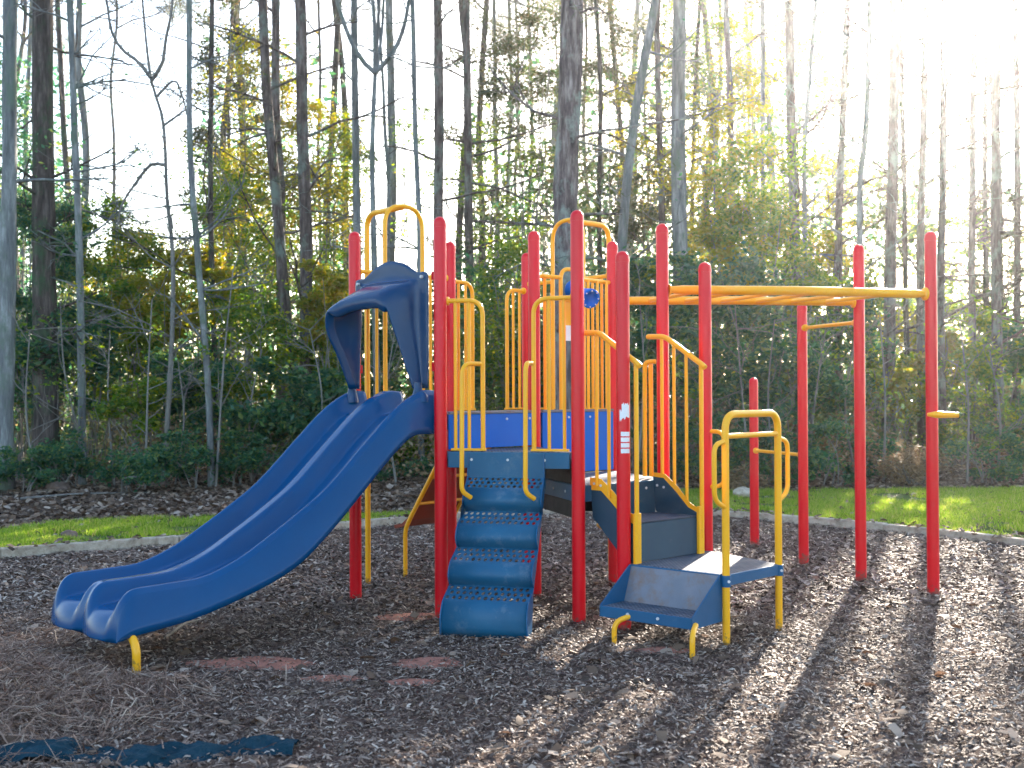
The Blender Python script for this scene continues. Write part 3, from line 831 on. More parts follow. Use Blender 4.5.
# ---------------------------------------------------------------- ground
KERB = [(-11, 6.6), (-7.5, 9.0), (-4.97, 11.15), (-3.52, 12.1), (-2.3, 13.1), (-1.19, 14.05), (.1, 15.0), (1.3, 15.3), (2.73, 14.4), (3.5, 13.7), (4.2, 12.95), (4.78, 12.2), (5.2, 11.4), (5.75, 9.8), (6.3, 7.8), (6.7, 5.2), (6.4, 1.5)]
def gnoise(x, y, s, seed=0): return mnoise.noise(Vector((x * s + seed, y * s - seed, seed * .37)))
def gh(x, y):
    h = .025 * gnoise(x, y, .55, 3) + .012 * gnoise(x, y, 2.2, 5)
    dx, dy = (x + 3.15) / .55, (y - 6.0) / .6
    h += .13 * math.exp(-(dx * dx + dy * dy))
    # keep the mulch at ground level around the structure
    return h
def fh(x, y):     # forest floor
    h = -.03 + .03 * gnoise(x, y, .3, 9)
    if y > 16: h += min(1.0, (y - 16) / 6) * (.12 + .10 * gnoise(x, y, .25, 2))
    if y > 30: h += (y - 30) * .012
    return h
def inside(x, y, poly):
    c = False; j = len(poly) - 1
    for i in range(len(poly)):
        xi, yi = poly[i]; xj, yj = poly[j]
        if (yi > y) != (yj > y) and x < (xj - xi) * (y - yi) / (yj - yi) + xi: c = not c
        j = i
    return c
BED = KERB + [(6, -3), (-11, -3)]
def sheet(name, x0, x1, y0, y1, st, hf, mat, test=None, kind='structure'):
    nx, ny = int((x1 - x0) / st) + 1, int((y1 - y0) / st) + 1
    vs = [(x0 + i * st, y0 + j * st, hf(x0 + i * st, y0 + j * st)) for j in range(ny) for i in range(nx)]
    fs = []
    for j in range(ny - 1):
        for i in range(nx - 1):
            if test and not test(x0 + (i + .5) * st, y0 + (j + .5) * st): continue
            a = j * nx + i; fs.append((a, a + 1, a + nx + 1, a + nx))
    me = bpy.data.meshes.new(name); me.from_pydata(vs, [], fs); me.polygons.foreach_set('use_smooth', [True] * len(fs)); me.materials.append(M[mat])
    bm = bmesh.new(); bm.from_mesh(me); bmesh.ops.delete(bm, geom=[v for v in bm.verts if not v.link_faces], context='VERTS'); bm.to_mesh(me); bm.free()
    o = obj(name, me); tag(o, kind=kind); return o
# forest ground: one sheet reaching the horizon (fine near, coarse far)
def big_ground():
    xs = sorted(set([-600, -300, -150, -80] + [x for x in range(-50, 51, 2)] + [80, 150, 300, 600]))
    ys = sorted(set([-300, -100, -40] + [y for y in range(-20, 71, 2)] + [90, 150, 300, 600, 1200]))
    vs = [(x, y, fh(x, y) - .06 if abs(x) < 60 and y < 75 else .3) for y in ys for x in xs]; nx = len(xs)
    fs = [(j * nx + i, j * nx + i + 1, (j + 1) * nx + i + 1, (j + 1) * nx + i) for j in range(len(ys) - 1) for i in range(nx - 1)]
    me = bpy.data.meshes.new('ground'); me.from_pydata(vs, [], fs); me.polygons.foreach_set('use_smooth', [True] * len(fs)); me.materials.append(M['forest_floor'])
    tag(obj('ground', me), kind='structure')
big_ground()
sheet('mulch_bed', -10.5, 6.8, -2, 15.6, .1, gh, 'soil', lambda x, y: inside(x, y, BED))
def lawn_top(x):
    if x < -6: return 13.6
    if x < .6: return 14.3 + (x + 6) * .2 + .25 * gnoise(x, 0, 1.1, 4)
    if x < 2: return 15.6 + (x - .6) * 2.1
    return 18.7 + .35 * gnoise(x, 3, .8, 1)
def lawn_test(x, y): return (not inside(x, y, BED)) and y < lawn_top(x)
sheet('lawn', -14, 16, 0, 19.6, .2, lambda x, y: -.012 + .02 * gnoise(x, y, .6, 8), 'lawn', lawn_test)

# kerb timbers: each plank is a thing
def kerb():
    gl = 'weathered grey timbers edging the mulch bed'
    for i in range(len(KERB) - 1):
        a, b = Vector((*KERB[i], 0)), Vector((*KERB[i + 1], 0)); d = (b - a).normalized()
        mb = MB(); m_ = (a + b) / 2; m_.z = .0
        box(mb, (0, 0, 0), (b - a).length / 2 - .004, .055, .075, (d, d.cross(Z), Z))
        o = mb.build('border_timber', M['timber'], bevel=.012); o.location = m_ + Vector((0, 0, .012 + rnd.uniform(-.006, .006)))
        tag(o, 'weathered grey timber edging the mulch bed', 'kerb', gl)
kerb()

# mulch chips
def scatter(n, x0, x1, y0, y1, test):
    out = []
    while len(out) < n:
        x = rnd.uniform(x0, x1); y = rnd.uniform(y0, y1)
        if test(x, y): out.append((x, y))
    return out
CLAY = [(-1.50, 6.72, .42, .17), (-.50, 6.72, .22, .13), (-1.0, 6.35, .2, .08), (-.55, 6.25, .16, .07), (-.72, 8.05, .28, .12), (-3.0, 8.2, .3, .2), (.9, 6.9, .2, .08)]
def clayness(x, y):
    m = 0
    for cx, cy, rx, ry in CLAY:
        q = ((x - cx) / rx) ** 2 + ((y - cy) / ry) ** 2; m = max(m, 1 - q)
    return m + .5 * gnoise(x, y, 5, 2)
def chips(name, pts, lmin, lmax, wr, mat, lift=.012, tilt=.45, kind='stuff', hf=gh):
    n = len(pts); C = np.array([(x, y, hf(x, y) + rnd.uniform(.0, lift)) for x, y in pts])
    a = rng.uniform(0, 2 * np.pi, n); t = rng.normal(0, tilt, n) * .6; L = rng.uniform(lmin, lmax, n) ** 1.0; W_ = L * rng.uniform(wr[0], wr[1], n)
    A = np.stack([np.cos(a) * np.cos(t), np.sin(a) * np.cos(t), np.sin(t)], 1)
    up_ = rand_dirs(n) * .55 + np.array([0, 0, 1.0]); B = np.cross(A, up_); B /= np.linalg.norm(B, axis=1)[:, None]; N_ = np.cross(B, A)
    Lh = (L * .5)[:, None]; Wh = (W_ * .5)[:, None]; k = (rng.uniform(-.12, .22, n) * L)[:, None]
    # bent chip: 6 verts -> two quads sharing an edge (one island)
    v0 = C - A * Lh - B * Wh * .7; v1 = C - A * Lh * .9 + B * Wh; v2 = C - B * Wh + N_ * k; v3 = C + B * Wh * .9 + N_ * k; v4 = C + A * Lh - B * Wh * .6; v5 = C + A * Lh * .92 + B * Wh * .5
    V = np.stack([v0, v1, v2, v3, v4, v5], 1).reshape(-1, 3)
    f = np.arange(n)[:, None] * 6; idx = np.concatenate([f + 0, f + 2, f + 3, f + 1, f + 2, f + 4, f + 5, f + 3], 1).ravel().astype(np.int32)
    me = bpy.data.meshes.new(name); me.vertices.add(len(V)); me.vertices.foreach_set('co', V.astype(np.float32).ravel())
    me.loops.add(len(idx)); me.loops.foreach_set('vertex_index', idx); me.polygons.add(2 * n); me.polygons.foreach_set('loop_start', np.arange(0, 8 * n, 4, dtype=np.int32))
    me.materials.append(M[mat]); me.update(calc_edges=True)
    o = obj(name, me); return tag(o, kind=kind)
def in_view(x, y, m=.4): return abs(x) < y * .4452 + m
near = scatter(88000, -4.3, 4.3, 4.3, 8.3, lambda x, y: in_view(x, y) and (clayness(x, y) < .25 or rnd.random() < .4))
tag(chips('mulch', near, .012, .046, (.11, .38), 'chip', .022), 'grey brown shredded bark mulch covering the play area in front', 'mulch')
far = scatter(52000, -7, 6.4, 8.3, 15.2, lambda x, y: in_view(x, y) and inside(x, y, BED) and (rnd.random() < 1.15 - (y - 8.3) * .11))
tag(chips('mulch', far, .025, .075, (.14, .4), 'chip', .025), 'grey brown shredded bark mulch spread under and behind the play structure', 'mulch')
big = scatter(1500, -4.3, 4.6, 4.4, 11, lambda x, y: in_view(x, y))
tag(chips('leaf_litter', big, .04, .09, (.4, .8), 'litter', .03), 'scattered dry pale leaves lying on the mulch', 'leaves')
# red clay showing through
for i, (cx, cy, rx, ry) in enumerate(CLAY[:5] + CLAY[6:]):
    n = 40; vs = [(cx, cy, gh(cx, cy) + .013)]
    for ring in (.5, 1.0):
        for k in range(n):
            a = 2 * math.pi * k / n; q = ring * (1 + .35 * mnoise.noise(Vector((math.cos(a) * 1.7 + i, math.sin(a) * 1.7, i))))
            x, y = cx + rx * q * math.cos(a), cy + ry * q * math.sin(a); vs.append((x, y, gh(x, y) + .013 - .014 * (ring == 1.0)))
    fs = [(0, 1 + k, 1 + (k + 1) % n) for k in range(n)] + [(1 + k, 1 + n + k, 1 + n + (k + 1) % n, 1 + (k + 1) % n) for k in range(n)]
    me = bpy.data.meshes.new('clay_patch'); me.from_pydata(vs, [], fs); me.materials.append(M['clay']); me.polygons.foreach_set('use_smooth', [True] * len(fs))
    tag(obj('clay_patch', me), kind='structure')
# leaf litter between lawn and woods, and under the trees
lit = scatter(26000, -12, 10, 13.2, 23, lambda x, y: in_view(x, y, 1) and not inside(x, y, BED) and y > lawn_top(x) - .15)
tag(chips('leaf_litter', lit, .05, .14, (.35, .8), 'litter', .05, hf=lambda x, y: fh(x, y) - .03), 'brown leaf litter on the forest floor at the edge of the woods', 'leaves')
lit = scatter(900, -8, 10, 11, 19, lambda x, y: in_view(x, y, 1) and lawn_test(x, y))
tag(chips('leaf_litter', lit, .04, .09, (.4, .8), 'litter', .03, hf=lambda x, y: .0), 'brown leaves lying on the lawn', 'leaves')
lit = scatter(420, -8, 7, 8, 16, lambda x, y: in_view(x, y, .6) and min((Vector((x, y)) - (Vector(a).lerp(Vector(b), max(0, min(1, (Vector((x, y)) - Vector(a)).dot(Vector(b) - Vector(a)) / (Vector(b) - Vector(a)).length_squared))))).length for a, b in zip(KERB, KERB[1:])) < .16)
tag(chips('leaf_litter', lit, .04, .09, (.35, .7), 'litter', .02, hf=lambda x, y: .09), 'dry leaves and chips spilled on the timber edging', 'leaves')
# pine straw pile lower left
pts = []
while len(pts) < 24000:
    x = rnd.gauss(-2.85, .6); y = rnd.gauss(6.05, .6)
    if y > 4.4 and in_view(x, y, .5) and rnd.random() < .25 + math.exp(-(((x + 2.85) / .7) ** 2 + ((y - 6.05) / .6) ** 2)) - (.5 if y > 6.3 and x > -2.75 else 0): pts.append((x, y))
o = chips('pine_straw', pts, .07, .2, (.018, .04), 'straw', .06, .6); tag(o, 'heap of brown pine straw beside the end of the slide', 'pine straw')
# grass
def grass(name, n, x0, x1, y0, y1, hmin, hmax, label):
    pts = scatter(n, x0, x1, y0, y1, lambda x, y: in_view(x, y, .8) and lawn_test(x, y) and gnoise(x, y, 1.3, 6) + .5 * gnoise(x, y, .5, 2) > -.2 + .4 * (rnd.random() - .5) )
    C = np.array([(x, y, -.012) for x, y in pts]); m = len(C)
    a = rng.uniform(0, 2 * np.pi, m); wd = rng.uniform(.004, .009, m); h = rng.uniform(hmin, hmax, m)
    A = np.stack([np.cos(a) * wd, np.sin(a) * wd, np.zeros(m)], 1); T = np.stack([rng.normal(0, .35, m) * h, rng.normal(0, .35, m) * h, h], 1)
    V = np.stack([C - A, C + A, C + T], 1).reshape(-1, 3)
    tag(obj(name, np_mesh(name, V, 3, M['grass'])), label, 'grass', kind='stuff')
grass('grass', 45000, -9, 1.0, 10.5, 16, .03, .08, 'short green grass strip behind the timber edge beside the slide')
grass('grass', 75000, 1.0, 11, 10.5, 19.2, .03, .08, 'sunlit short green lawn between the mulch bed and the woods')

# weed fabric
def fabric():
    # crumpled strip, partly buried
    nx, ny = 60, 16; vs = []; 
    for j in range(ny):
        for i in range(nx):
            u = i / (nx - 1); v = j / (ny - 1)
            x = -2.3 + u * 1.35; y = 4.84 + v * .26 + .10 * u + .07 * math.sin(u * 9) + .05 * gnoise(u * 5, v, 1, 1) - .03 * u
            n_ = gnoise(x, y, 5.5, 4) + .6 * gnoise(x, y, 13, 7)
            vs.append((x, y, gh(x, y) + .002 + .05 * n_ + .014 * gnoise(x, y, 30, 3) + .022 - .05 * (abs(v - .5) * 2) ** 3 + .015))
    fs = [(j * nx + i, j * nx + i + 1, (j + 1) * nx + i + 1, (j + 1) * nx + i) for j in range(ny - 1) for i in range(nx - 1)]
    me = bpy.data.meshes.new('weed_fabric'); me.from_pydata(vs, [], fs); me.materials.append(M['fabric'])
    o = obj('weed_fabric', me); m = o.modifiers.new('s', 'SOLIDIFY'); m.thickness = .003
    tag(o, 'crumpled torn teal landscape fabric poking out of the mulch in the foreground', 'fabric')
fabric()

# ---------------------------------------------------------------- trees
def rpolyline(pts, n):
    """resample with catmull"""
    ts = [0]
    for a, b in zip(pts, pts[1:]): ts.append(ts[-1] + max(1e-4, (b - a).length))
    return [Vector([catmull(ts, [p[k] for p in pts], ts[-1] * i / (n - 1)) for k in range(3)]) for i in range(n)]

def grow(mb, p, d, L, r, depth, tips, r_, droop=0.0, spread=.6, nseg=5, sides=5):
    pts = [p.copy()]; q = p.copy(); dd = d.normalized()
    for i in range(nseg):
        dd = (dd + Vector((r_.gauss(0, .16), r_.gauss(0, .16), r_.gauss(.03 - droop, .12)))).normalized()
        q = q + dd * L / nseg; pts.append(q.copy())
    tube(mb, pts, [r * (1 - .6 * i / nseg) for i in range(nseg + 1)], sides, False)
    tips.append(q.copy())
    if depth <= 0: return
    for k in range(r_.randint(2, 4)):
        t = r_.uniform(.25, .95); i = min(nseg - 1, int(t * nseg)); b = pts[i].lerp(pts[i + 1], t * nseg - i)
        side = Vector((r_.gauss(0, 1), r_.gauss(0, 1), r_.gauss(0.1, .7))).normalized()
        nd = (dd * (1 - spread * .5) + side * spread).normalized()
        grow(mb, b, nd, L * r_.uniform(.4, .65), r * .55 * (1 - .5 * t) + .003, depth - 1, tips, r_, droop, spread, max(3, nseg - 1), max(3, sides - 1))

def trunk_mesh(mb, pts, w, seed, taper=.25, flare=1.25, sides=14, rough=.06):
    n = max(12, int(sum((b - a).length for a, b in zip(pts, pts[1:])) / .28)); P_ = rpolyline(pts, n)
    b0 = len(mb.v); rr = []
    for i in range(n):
        t = i / (n - 1); z = P_[i].z
        r = w / 2 * (1 - taper * t) * (1 + (flare - 1) * math.exp(-max(0, z) / .35)); rr.append(r)
    tube(mb, P_, rr, sides)
    for i in range(b0, b0 + n * sides):     # bumpy bark outline
        k = (i - b0) // sides; c = P_[k]; v = Vector(mb.v[i]); dv = v - c
        s = 1 + rough * 2 * mnoise.noise(Vector((v.x * 6 + seed, v.y * 6, v.z * 1.2))) + rough * mnoise.noise(Vector((v.x * 15, v.y * 15 + seed, v.z * 4)))
        mb.v[i] = tuple(c + dv * s)
    return P_, rr

def crown_leaves(centres, rad, nleaf, size, aspect=.5, flat=.7):
    C = np.array([tuple(c) for c in centres]); k = rng.integers(0, len(C), nleaf)
    off = rng.normal(size=(nleaf, 3)) * rad * np.array([1, 1, flat])
    return leaves(C[k] + off, size, aspect)

def needle_tufts(centres, rad, ntuft, L=.22):
    """pine sprays: fans of thin needles"""
    C = np.array([tuple(c) for c in centres]); k = rng.integers(0, len(C), ntuft); T = C[k] + rng.normal(size=(ntuft, 3)) * rad * np.array([1, 1, .5])
    per = 9; T = np.repeat(T, per, 0); n = len(T); a = rand_dirs(n); b = np.cross(a, rand_dirs(n)); b /= np.linalg.norm(b, axis=1)[:, None] + 1e-9
    s = L * rng.uniform(.6, 1.2, n)[:, None]
    V = np.stack([T, T + a * s * .5 + b * .007, T + a * s, T + a * s * .5 - b * .007], 1); return V.reshape(-1, 3)

def rebase(V, loc): return V - np.array(loc)
def mk_tree(name, label, cat, group, loc, trunk_mb, bark_, crownV=None, leafmat=None, extra=None):
    e = empty(name, loc); tag(e, label, cat, group)
    trunk_mb.v = [(x - loc[0], y - loc[1], z - loc[2]) for x, y, z in trunk_mb.v]
    trunk_mb.build('trunk', M[bark_], e)
    if crownV is not None and len(crownV): obj('crown', np_mesh('crown', rebase(crownV, loc), 4, M[leafmat]), e)
    return e

def tall(pix, w, D, label, bark_='bark_pine', kind='pine', branches=5, seed=0, dead=6, blen=1.3, leafy=0, leafmat='leaf_pine', top=15.5, group=None, tz=None):
    """trunk following pixels (x,y) seen in the photo at distance D, continued upward out of the frame"""
    r_ = random.Random(seed * 7 + 5)
    pts = [UP(px, y, D) for px, y in sorted(pix, key=lambda q: -q[1])]
    base = pts[0].copy(); z0 = fh(base.x, base.y) - .15
    if base.z > z0 + .2: pts.insert(0, Vector((base.x + (base.x - pts[1].x) * .08, D, z0)))
    else: pts[0].z = z0
    for p in pts[1:]: p.y += r_.uniform(-.06, .06)
    dv = (pts[-1] - pts[-2]).normalized() * .5 + Vector((0, 0, .5))
    dv.normalize()
    while pts[-1].z < top: pts.append(pts[-1] + dv * 2 + Vector((r_.uniform(-.12, .12), r_.uniform(-.1, .1), 0)))
    mb = MB(); P_, rr = trunk_mesh(mb, pts, w / F * D, seed, taper=.42 if top > 12 else .7, sides=16 if w > 12 else 9)
    tips = []; n = len(P_); d_tips = []
    zc = top * .74
    for k in range(branches):                       # live top
        i = int(n * r_.uniform(.72, .99)); i = min(i, n - 1)
        a = r_.uniform(0, 6.28); grow(mb, P_[i], Vector((math.cos(a), math.sin(a), .35)), blen * 1.7, rr[i] * .35, 2, tips, r_, 0, .6)
    for k in range(int(dead * 2.2)):                           # dead or small side branches lower down
        i = int(n * r_.uniform(.16, .66)); a = r_.uniform(0, 6.28)
        grow(mb, P_[i], Vector((math.cos(a), math.sin(a), r_.uniform(-.1, .7))), blen * r_.uniform(.6, 1.7), min(.028, rr[i] * .3) + .004, 2 if r_.random() < .75 else 1, d_tips, r_, .02, .55, 6, 4)
    V = None
    if kind == 'pine': V = needle_tufts(tips, .22, 420, .24)
    elif kind == 'leafy': V = crown_leaves(tips, .28, 1500, .10)
    if leafy:
        lt = d_tips or tips
        V2 = crown_leaves(lt, .16, leafy, .085) if leafmat != 'leaf_pine' else needle_tufts(lt, .14, leafy // 6, .18)
        V = V2 if V is None else np.concatenate([V, V2])
    loc = (pts[0].x, pts[0].y, 0)
    return mk_tree('pine_tree' if kind == 'pine' else 'tree', label, 'tree', group, loc, mb, bark_, V, leafmat if kind != 'pine' else leafmat)

G = 'trees at the edge of the woods'
T = tall
T([(10, 0), (9, 200), (4, 487)], 17, 18.8, 'smooth grey trunk at the far left edge, blotched with pale lichen', 'bark_pale', 'none', 3, 1, 2)
T([(42, 0), (43, 200), (47, 480)], 25, 20.5, 'thick dark trunk hung with vines, second from the left edge', 'bark_dark', 'leafy', 5, 2, 7, 1.3, 900, 'leaf_dark')
T([(70, 0), (76, 140), (80, 250), (82, 472)], 8, 19.6, 'slim pale bluish trunk just right of the thick vine-hung trunk', 'bark_pale', 'none', 4, 3, 8, 1.1)
T([(150, 75), (163, 120), (168, 200), (172, 250), (172, 330), (164, 473)], 6, 19.5, 'thin crooked bare sapling forking against the open sky gap', 'bark_twig', 'none', 3, 4, 7, 1.2, top=8.5)
mb = MB(); r_ = random.Random(15); tips = []; e_ = [o for o in COL.objects if o.get('label', '').startswith('thin crooked bare')][0]
for pth, w_ in (([(151, 77), (140, 62), (122, 48), (112, 30), (108, 5), (100, -40)], 4), ([(152, 80), (163, 62), (166, 40), (172, 10), (175, -40)], 4), ([(167, 165), (152, 164), (138, 180), (122, 205), (118, 225)], 4), ([(157, 96), (175, 80), (184, 100), (190, 130)], 3), ([(164, 125), (182, 112), (194, 104)], 3)):
    q = rpolyline([UP(x, y, 19.5) for x, y in pth], 12); tube(mb, q, [w_ / F * 19.5 / 2 * (1 - .6 * i / 11) for i in range(12)], 7)
    for k in range(4): grow(mb, q[r_.randint(3, 11)], Vector((r_.gauss(0, 1), r_.gauss(0, .6), .5)), .8, .009, 2, tips, r_)
mb.v = [(x - e_.location.x, y - e_.location.y, z) for x, y, z in mb.v]
mb.build('limbs', M['bark_twig'], e_)
T([(189, 0), (191, 150), (200, 270), (207, 380), (211, 472)], 7, 19.2, 'slim pale sapling curving upward right of the crooked sapling', 'bark_pale', 'none', 3, 5, 6, .9)
T([(213, 0), (211, 200), (214, 330), (219, 470)], 6, 21.5, 'thin dark straight trunk close behind the pale curved sapling', 'bark_dark', 'pine', 4, 6, 8, 1.4, 700)
T([(263, 0), (268, 100), (277, 200), (288, 330), (300, 430)], 12, 23.0, 'dark leaning trunk on the left of a close pair above the slide', 'bark_pine', 'pine', 5, 7, 5, 1.5, 500)
T([(277, 0), (276, 110), (281, 200), (281, 420)], 11, 25.0, 'brown trunk behind and between the close pair above the slide', 'bark_pine', 'pine', 5, 8, 5, 1.5, 500)
T([(301, 0), (303, 130), (306, 250), (305, 440)], 14, 22.5, 'dark upright trunk on the right of a close pair above the slide', 'bark_pine', 'pine', 5, 9, 5, 1.5, 300)
T([(355, 0), (356, 60), (357, 200), (360, 420)], 9, 23.5, 'pale straight trunk left of the forked grey tree', 'bark_pale', 'none', 5, 10, 3, 1.3)
e_ = T([(376, 70), (373, 150), (374, 230), (378, 450)], 9, 22, 'grey tree forking into several bare limbs above the slide hood', 'bark_pale', 'none', 0, 11, 0, 1.3, top=7.9)
# its fork
mb = MB(); r_ = random.Random(5); tips = []; f0 = UP(376, 72, 22)
for pth, w_ in (([(376, 72), (392, 55), (404, 30), (412, -10), (424, -80)], 5), ([(376, 72), (362, 58), (348, 30), (336, -10), (322, -90)], 5), ([(376, 72), (376, 30), (373, -20), (370, -100)], 4.5), ([(378, 72), (384, 20), (386, -60)], 3.5)):
    q = rpolyline([UP(x, y, 22) for x, y in pth], 14); tube(mb, q, [w_ / F * 22 / 2 * (1 - .5 * i / 13) for i in range(14)], 8)
    for k in range(3):
        grow(mb, q[rnd.randint(3, 12)], Vector((r_.gauss(0, 1), r_.gauss(0, .6), .6)), 1.2, .014, 2, tips, r_)
mb.v = [(x - e_.location.x, y - e_.location.y, z) for x, y, z in mb.v]
mb.build('limbs', M['bark_pale'], e_)
T([(384, 85), (386, 130), (389, 180), (388, 240), (390, 450)], 7, 24.5, 'narrow grey trunk directly behind the forked tree', 'bark_pale', 'none', 2, 12, 3, 1.0, top=9.5)
T([(414, 0), (416, 130), (420, 230), (421, 480)], 6, 21.5, 'very slim pale trunk between the forked tree and the tall red slide post', 'bark_pale', 'none', 3, 13, 6, 1.1)
T([(439, 0), (440, 130), (439, 230), (441, 430)], 12, 24.5, 'straight brown pine rising directly behind the red post left of the steps', 'bark_pine', 'pine', 6, 14, 4, 1.5, 200)
T([(468, 0), (469, 150), (470, 290), (472, 440)], 10, 25.5, 'straight brown pine right of the one behind the red post', 'bark_pine', 'pine', 6, 15, 6, 1.6, 400)
T([(574, 0), (572, 80), (568, 150), (566, 230), (564, 450)], 28, 21.0, 'thickest furrowed trunk, standing behind the middle of the play structure', 'bark_rough', 'leafy', 6, 16, 3, 1.6, 300)
T([(598, 0), (602, 80), (600, 220), (603, 440)], 6, 28, 'thin dark trunk just right of the thickest trunk', 'bark_dark', 'pine', 4, 17, 8, 1.5, 700)
T([(657, 0), (648, 50), (641, 90), (633, 140), (628, 180), (623, 240), (616, 330), (610, 440)], 11, 21.5, 'grey trunk leaning to the right with a broken side limb', 'bark_pale', 'none', 3, 18, 5, 1.4, 200, 'leaf_dark')
T([(659, 30), (661, 120), (663, 220), (664, 440)], 8, 26, 'mid grey trunk close behind the leaning trunk', 'bark_pine', 'pine', 5, 19, 5, 1.4, 400)
T([(681, 0), (680, 130), (681, 220), (684, 440)], 17, 22.2, 'broad smooth grey-green trunk right of the leaning trunk', 'bark_pale', 'leafy', 4, 20, 3, 1.5, 200)
T([(729, 0), (731, 80), (733, 200), (734, 430)], 8, 27, 'brown trunk disappearing into the golden-green foliage', 'bark_pine', 'pine', 5, 21, 4, 1.4, 300)
T([(765, 0), (765, 100), (762, 440)], 6, 27, 'thin trunk amid the golden-green foliage left of the pine pair', 'bark_pale', 'none', 4, 22, 6, 1.4, 300)
T([(791, 0), (793, 130), (796, 240), (799, 440)], 12, 24.5, 'straight grey pine right of the golden-green foliage', 'bark_pine', 'pine', 5, 23, 5, 1.5, 150)
T([(819, 0), (812, 80), (806, 160), (808, 440)], 6, 24, 'slim bent sapling beside the straight grey pine', 'bark_pale', 'none', 4, 24, 7, 1.3)
T([(850, 0), (845, 120), (840, 230), (838, 440)], 9, 25.5, 'reddish pine trunk leaning slightly right above the ladder', 'bark_pine', 'pine', 5, 25, 4, 1.4)
T([(872, 0), (868, 130), (862, 180), (861, 250), (863, 440)], 7, 23, 'forked grey trunk with a long low limb reaching right', 'bark_pale', 'none', 3, 26, 6, 1.9)
T([(897, 0), (894, 160), (891, 250), (888, 440)], 13, 24.5, 'stout pine just left of the near tall ladder post', 'bark_pine', 'pine', 5, 27, 5, 1.5)
T([(904, 60), (905, 200), (906, 300), (908, 440)], 6, 27, 'thin dark trunk right beside the stout pine', 'bark_dark', 'none', 3, 28, 7, 1.3)
T([(930, 0), (924, 150), (922, 250), (921, 440)], 9, 26, 'pine trunk directly behind the near tall ladder post', 'bark_pine', 'pine', 5, 29, 8, 1.6)
T([(946, 0), (944, 160), (942, 300), (941, 440)], 9, 24, 'dark grey pine immediately right of the near tall ladder post', 'bark_pine', 'pine', 5, 30, 9, 1.7)
T([(976, 0), (974, 160), (972, 300), (974, 440)], 8, 25, 'pine near the right edge with thin dead side branches', 'bark_pine', 'pine', 5, 31, 9, 1.7)
T([(988, 90), (986, 200), (988, 440)], 6, 29, 'thin leaning trunk between two pines near the right edge', 'bark_dark', 'none', 3, 32, 5, 1.3)
T([(999, 0), (998, 160), (997, 300), (1000, 440)], 11, 23.5, 'stout pine second from the right edge', 'bark_pine', 'pine', 5, 33, 7, 1.6)
T([(1018, 0), (1019, 160), (1018, 300), (1017, 440)], 8, 26, 'pine trunk at the extreme right edge', 'bark_pine', 'pine', 5, 34, 7, 1.6)

# background trunks: a few prototypes, copied
protos = []
for i in range(6):
    r_ = random.Random(100 + i); mb = MB(); pts = [Vector((0, 0, -.3))]
    while pts[-1].z < 19: pts.append(pts[-1] + Vector((r_.uniform(-.25, .25), r_.uniform(-.2, .2), 2.4)))
    P_, rr = trunk_mesh(mb, pts, r_.uniform(.16, .34), 50 + i, .5, 1.2, 8); tips = []; dt = []
    for k in range(10):
        j = int(len(P_) * r_.uniform(.6, .98)); a = r_.uniform(0, 6.28); grow(mb, P_[j], Vector((math.cos(a), math.sin(a), .3)), 2.2, .04, 2, tips, r_)
    for k in range(8):
        j = int(len(P_) * r_.uniform(.12, .6)); a = r_.uniform(0, 6.28); grow(mb, P_[j], Vector((math.cos(a), math.sin(a), .25)), 1.8, .02, 1, dt, r_, 0, .6, 5, 4)
    V = np.concatenate([needle_tufts(tips, .35, 700, .3), needle_tufts(dt, .25, 60 if i % 2 else 120, .24)])
    e = mk_tree('pine_tree', 'distant slender pine standing deep in the woods', 'tree', 'distant pines deep in the woods', (0, 0, 0), mb, ['bark_pine', 'bark_dark', 'bark_pale'][i % 3], V, 'leaf_pine')
    protos.append(e)
def copy_tree(e, loc, rz, sc):
    c = e.copy(); COL.objects.link(c); c.location = loc; c.rotation_euler = (0, 0, rz); c.scale = sc
    for ch in e.children:
        d_ = ch.copy(); COL.objects.link(d_); d_.parent = c
    return c
k = 0
bgpx = [16, 60, 95, 118, 236, 246, 322, 338, 398, 455, 492, 508, 520, 534, 548, 590, 612, 640, 650, 698, 712, 745, 752, 778, 826, 832, 855, 878, 914, 934, 957, 964, 980, 1010, 1016, 30, 228, 345, 502, 558, 704, 770, 842, 950]
for i, px in enumerate(bgpx):
    D = rnd.uniform(29, 48) if px < 780 else rnd.uniform(28, 33)
    if 100 < px < 200: D = 46
    if px in (826, 855, 878, 914, 934, 957, 964, 980, 842, 950, 1016, 832, 778): continue
    x = (px - 512) / F * D; s_ = rnd.uniform(.85, 1.2)
    loc = (x, D, fh(x, D)); rz = rnd.uniform(0, 6.28)
    if i < 6: protos[i].location = loc; protos[i].rotation_euler = (0, 0, rz)
    else: copy_tree(protos[i % 6], loc, rz, (s_ * rnd.uniform(.7, 1.2),) * 2 + (s_,))

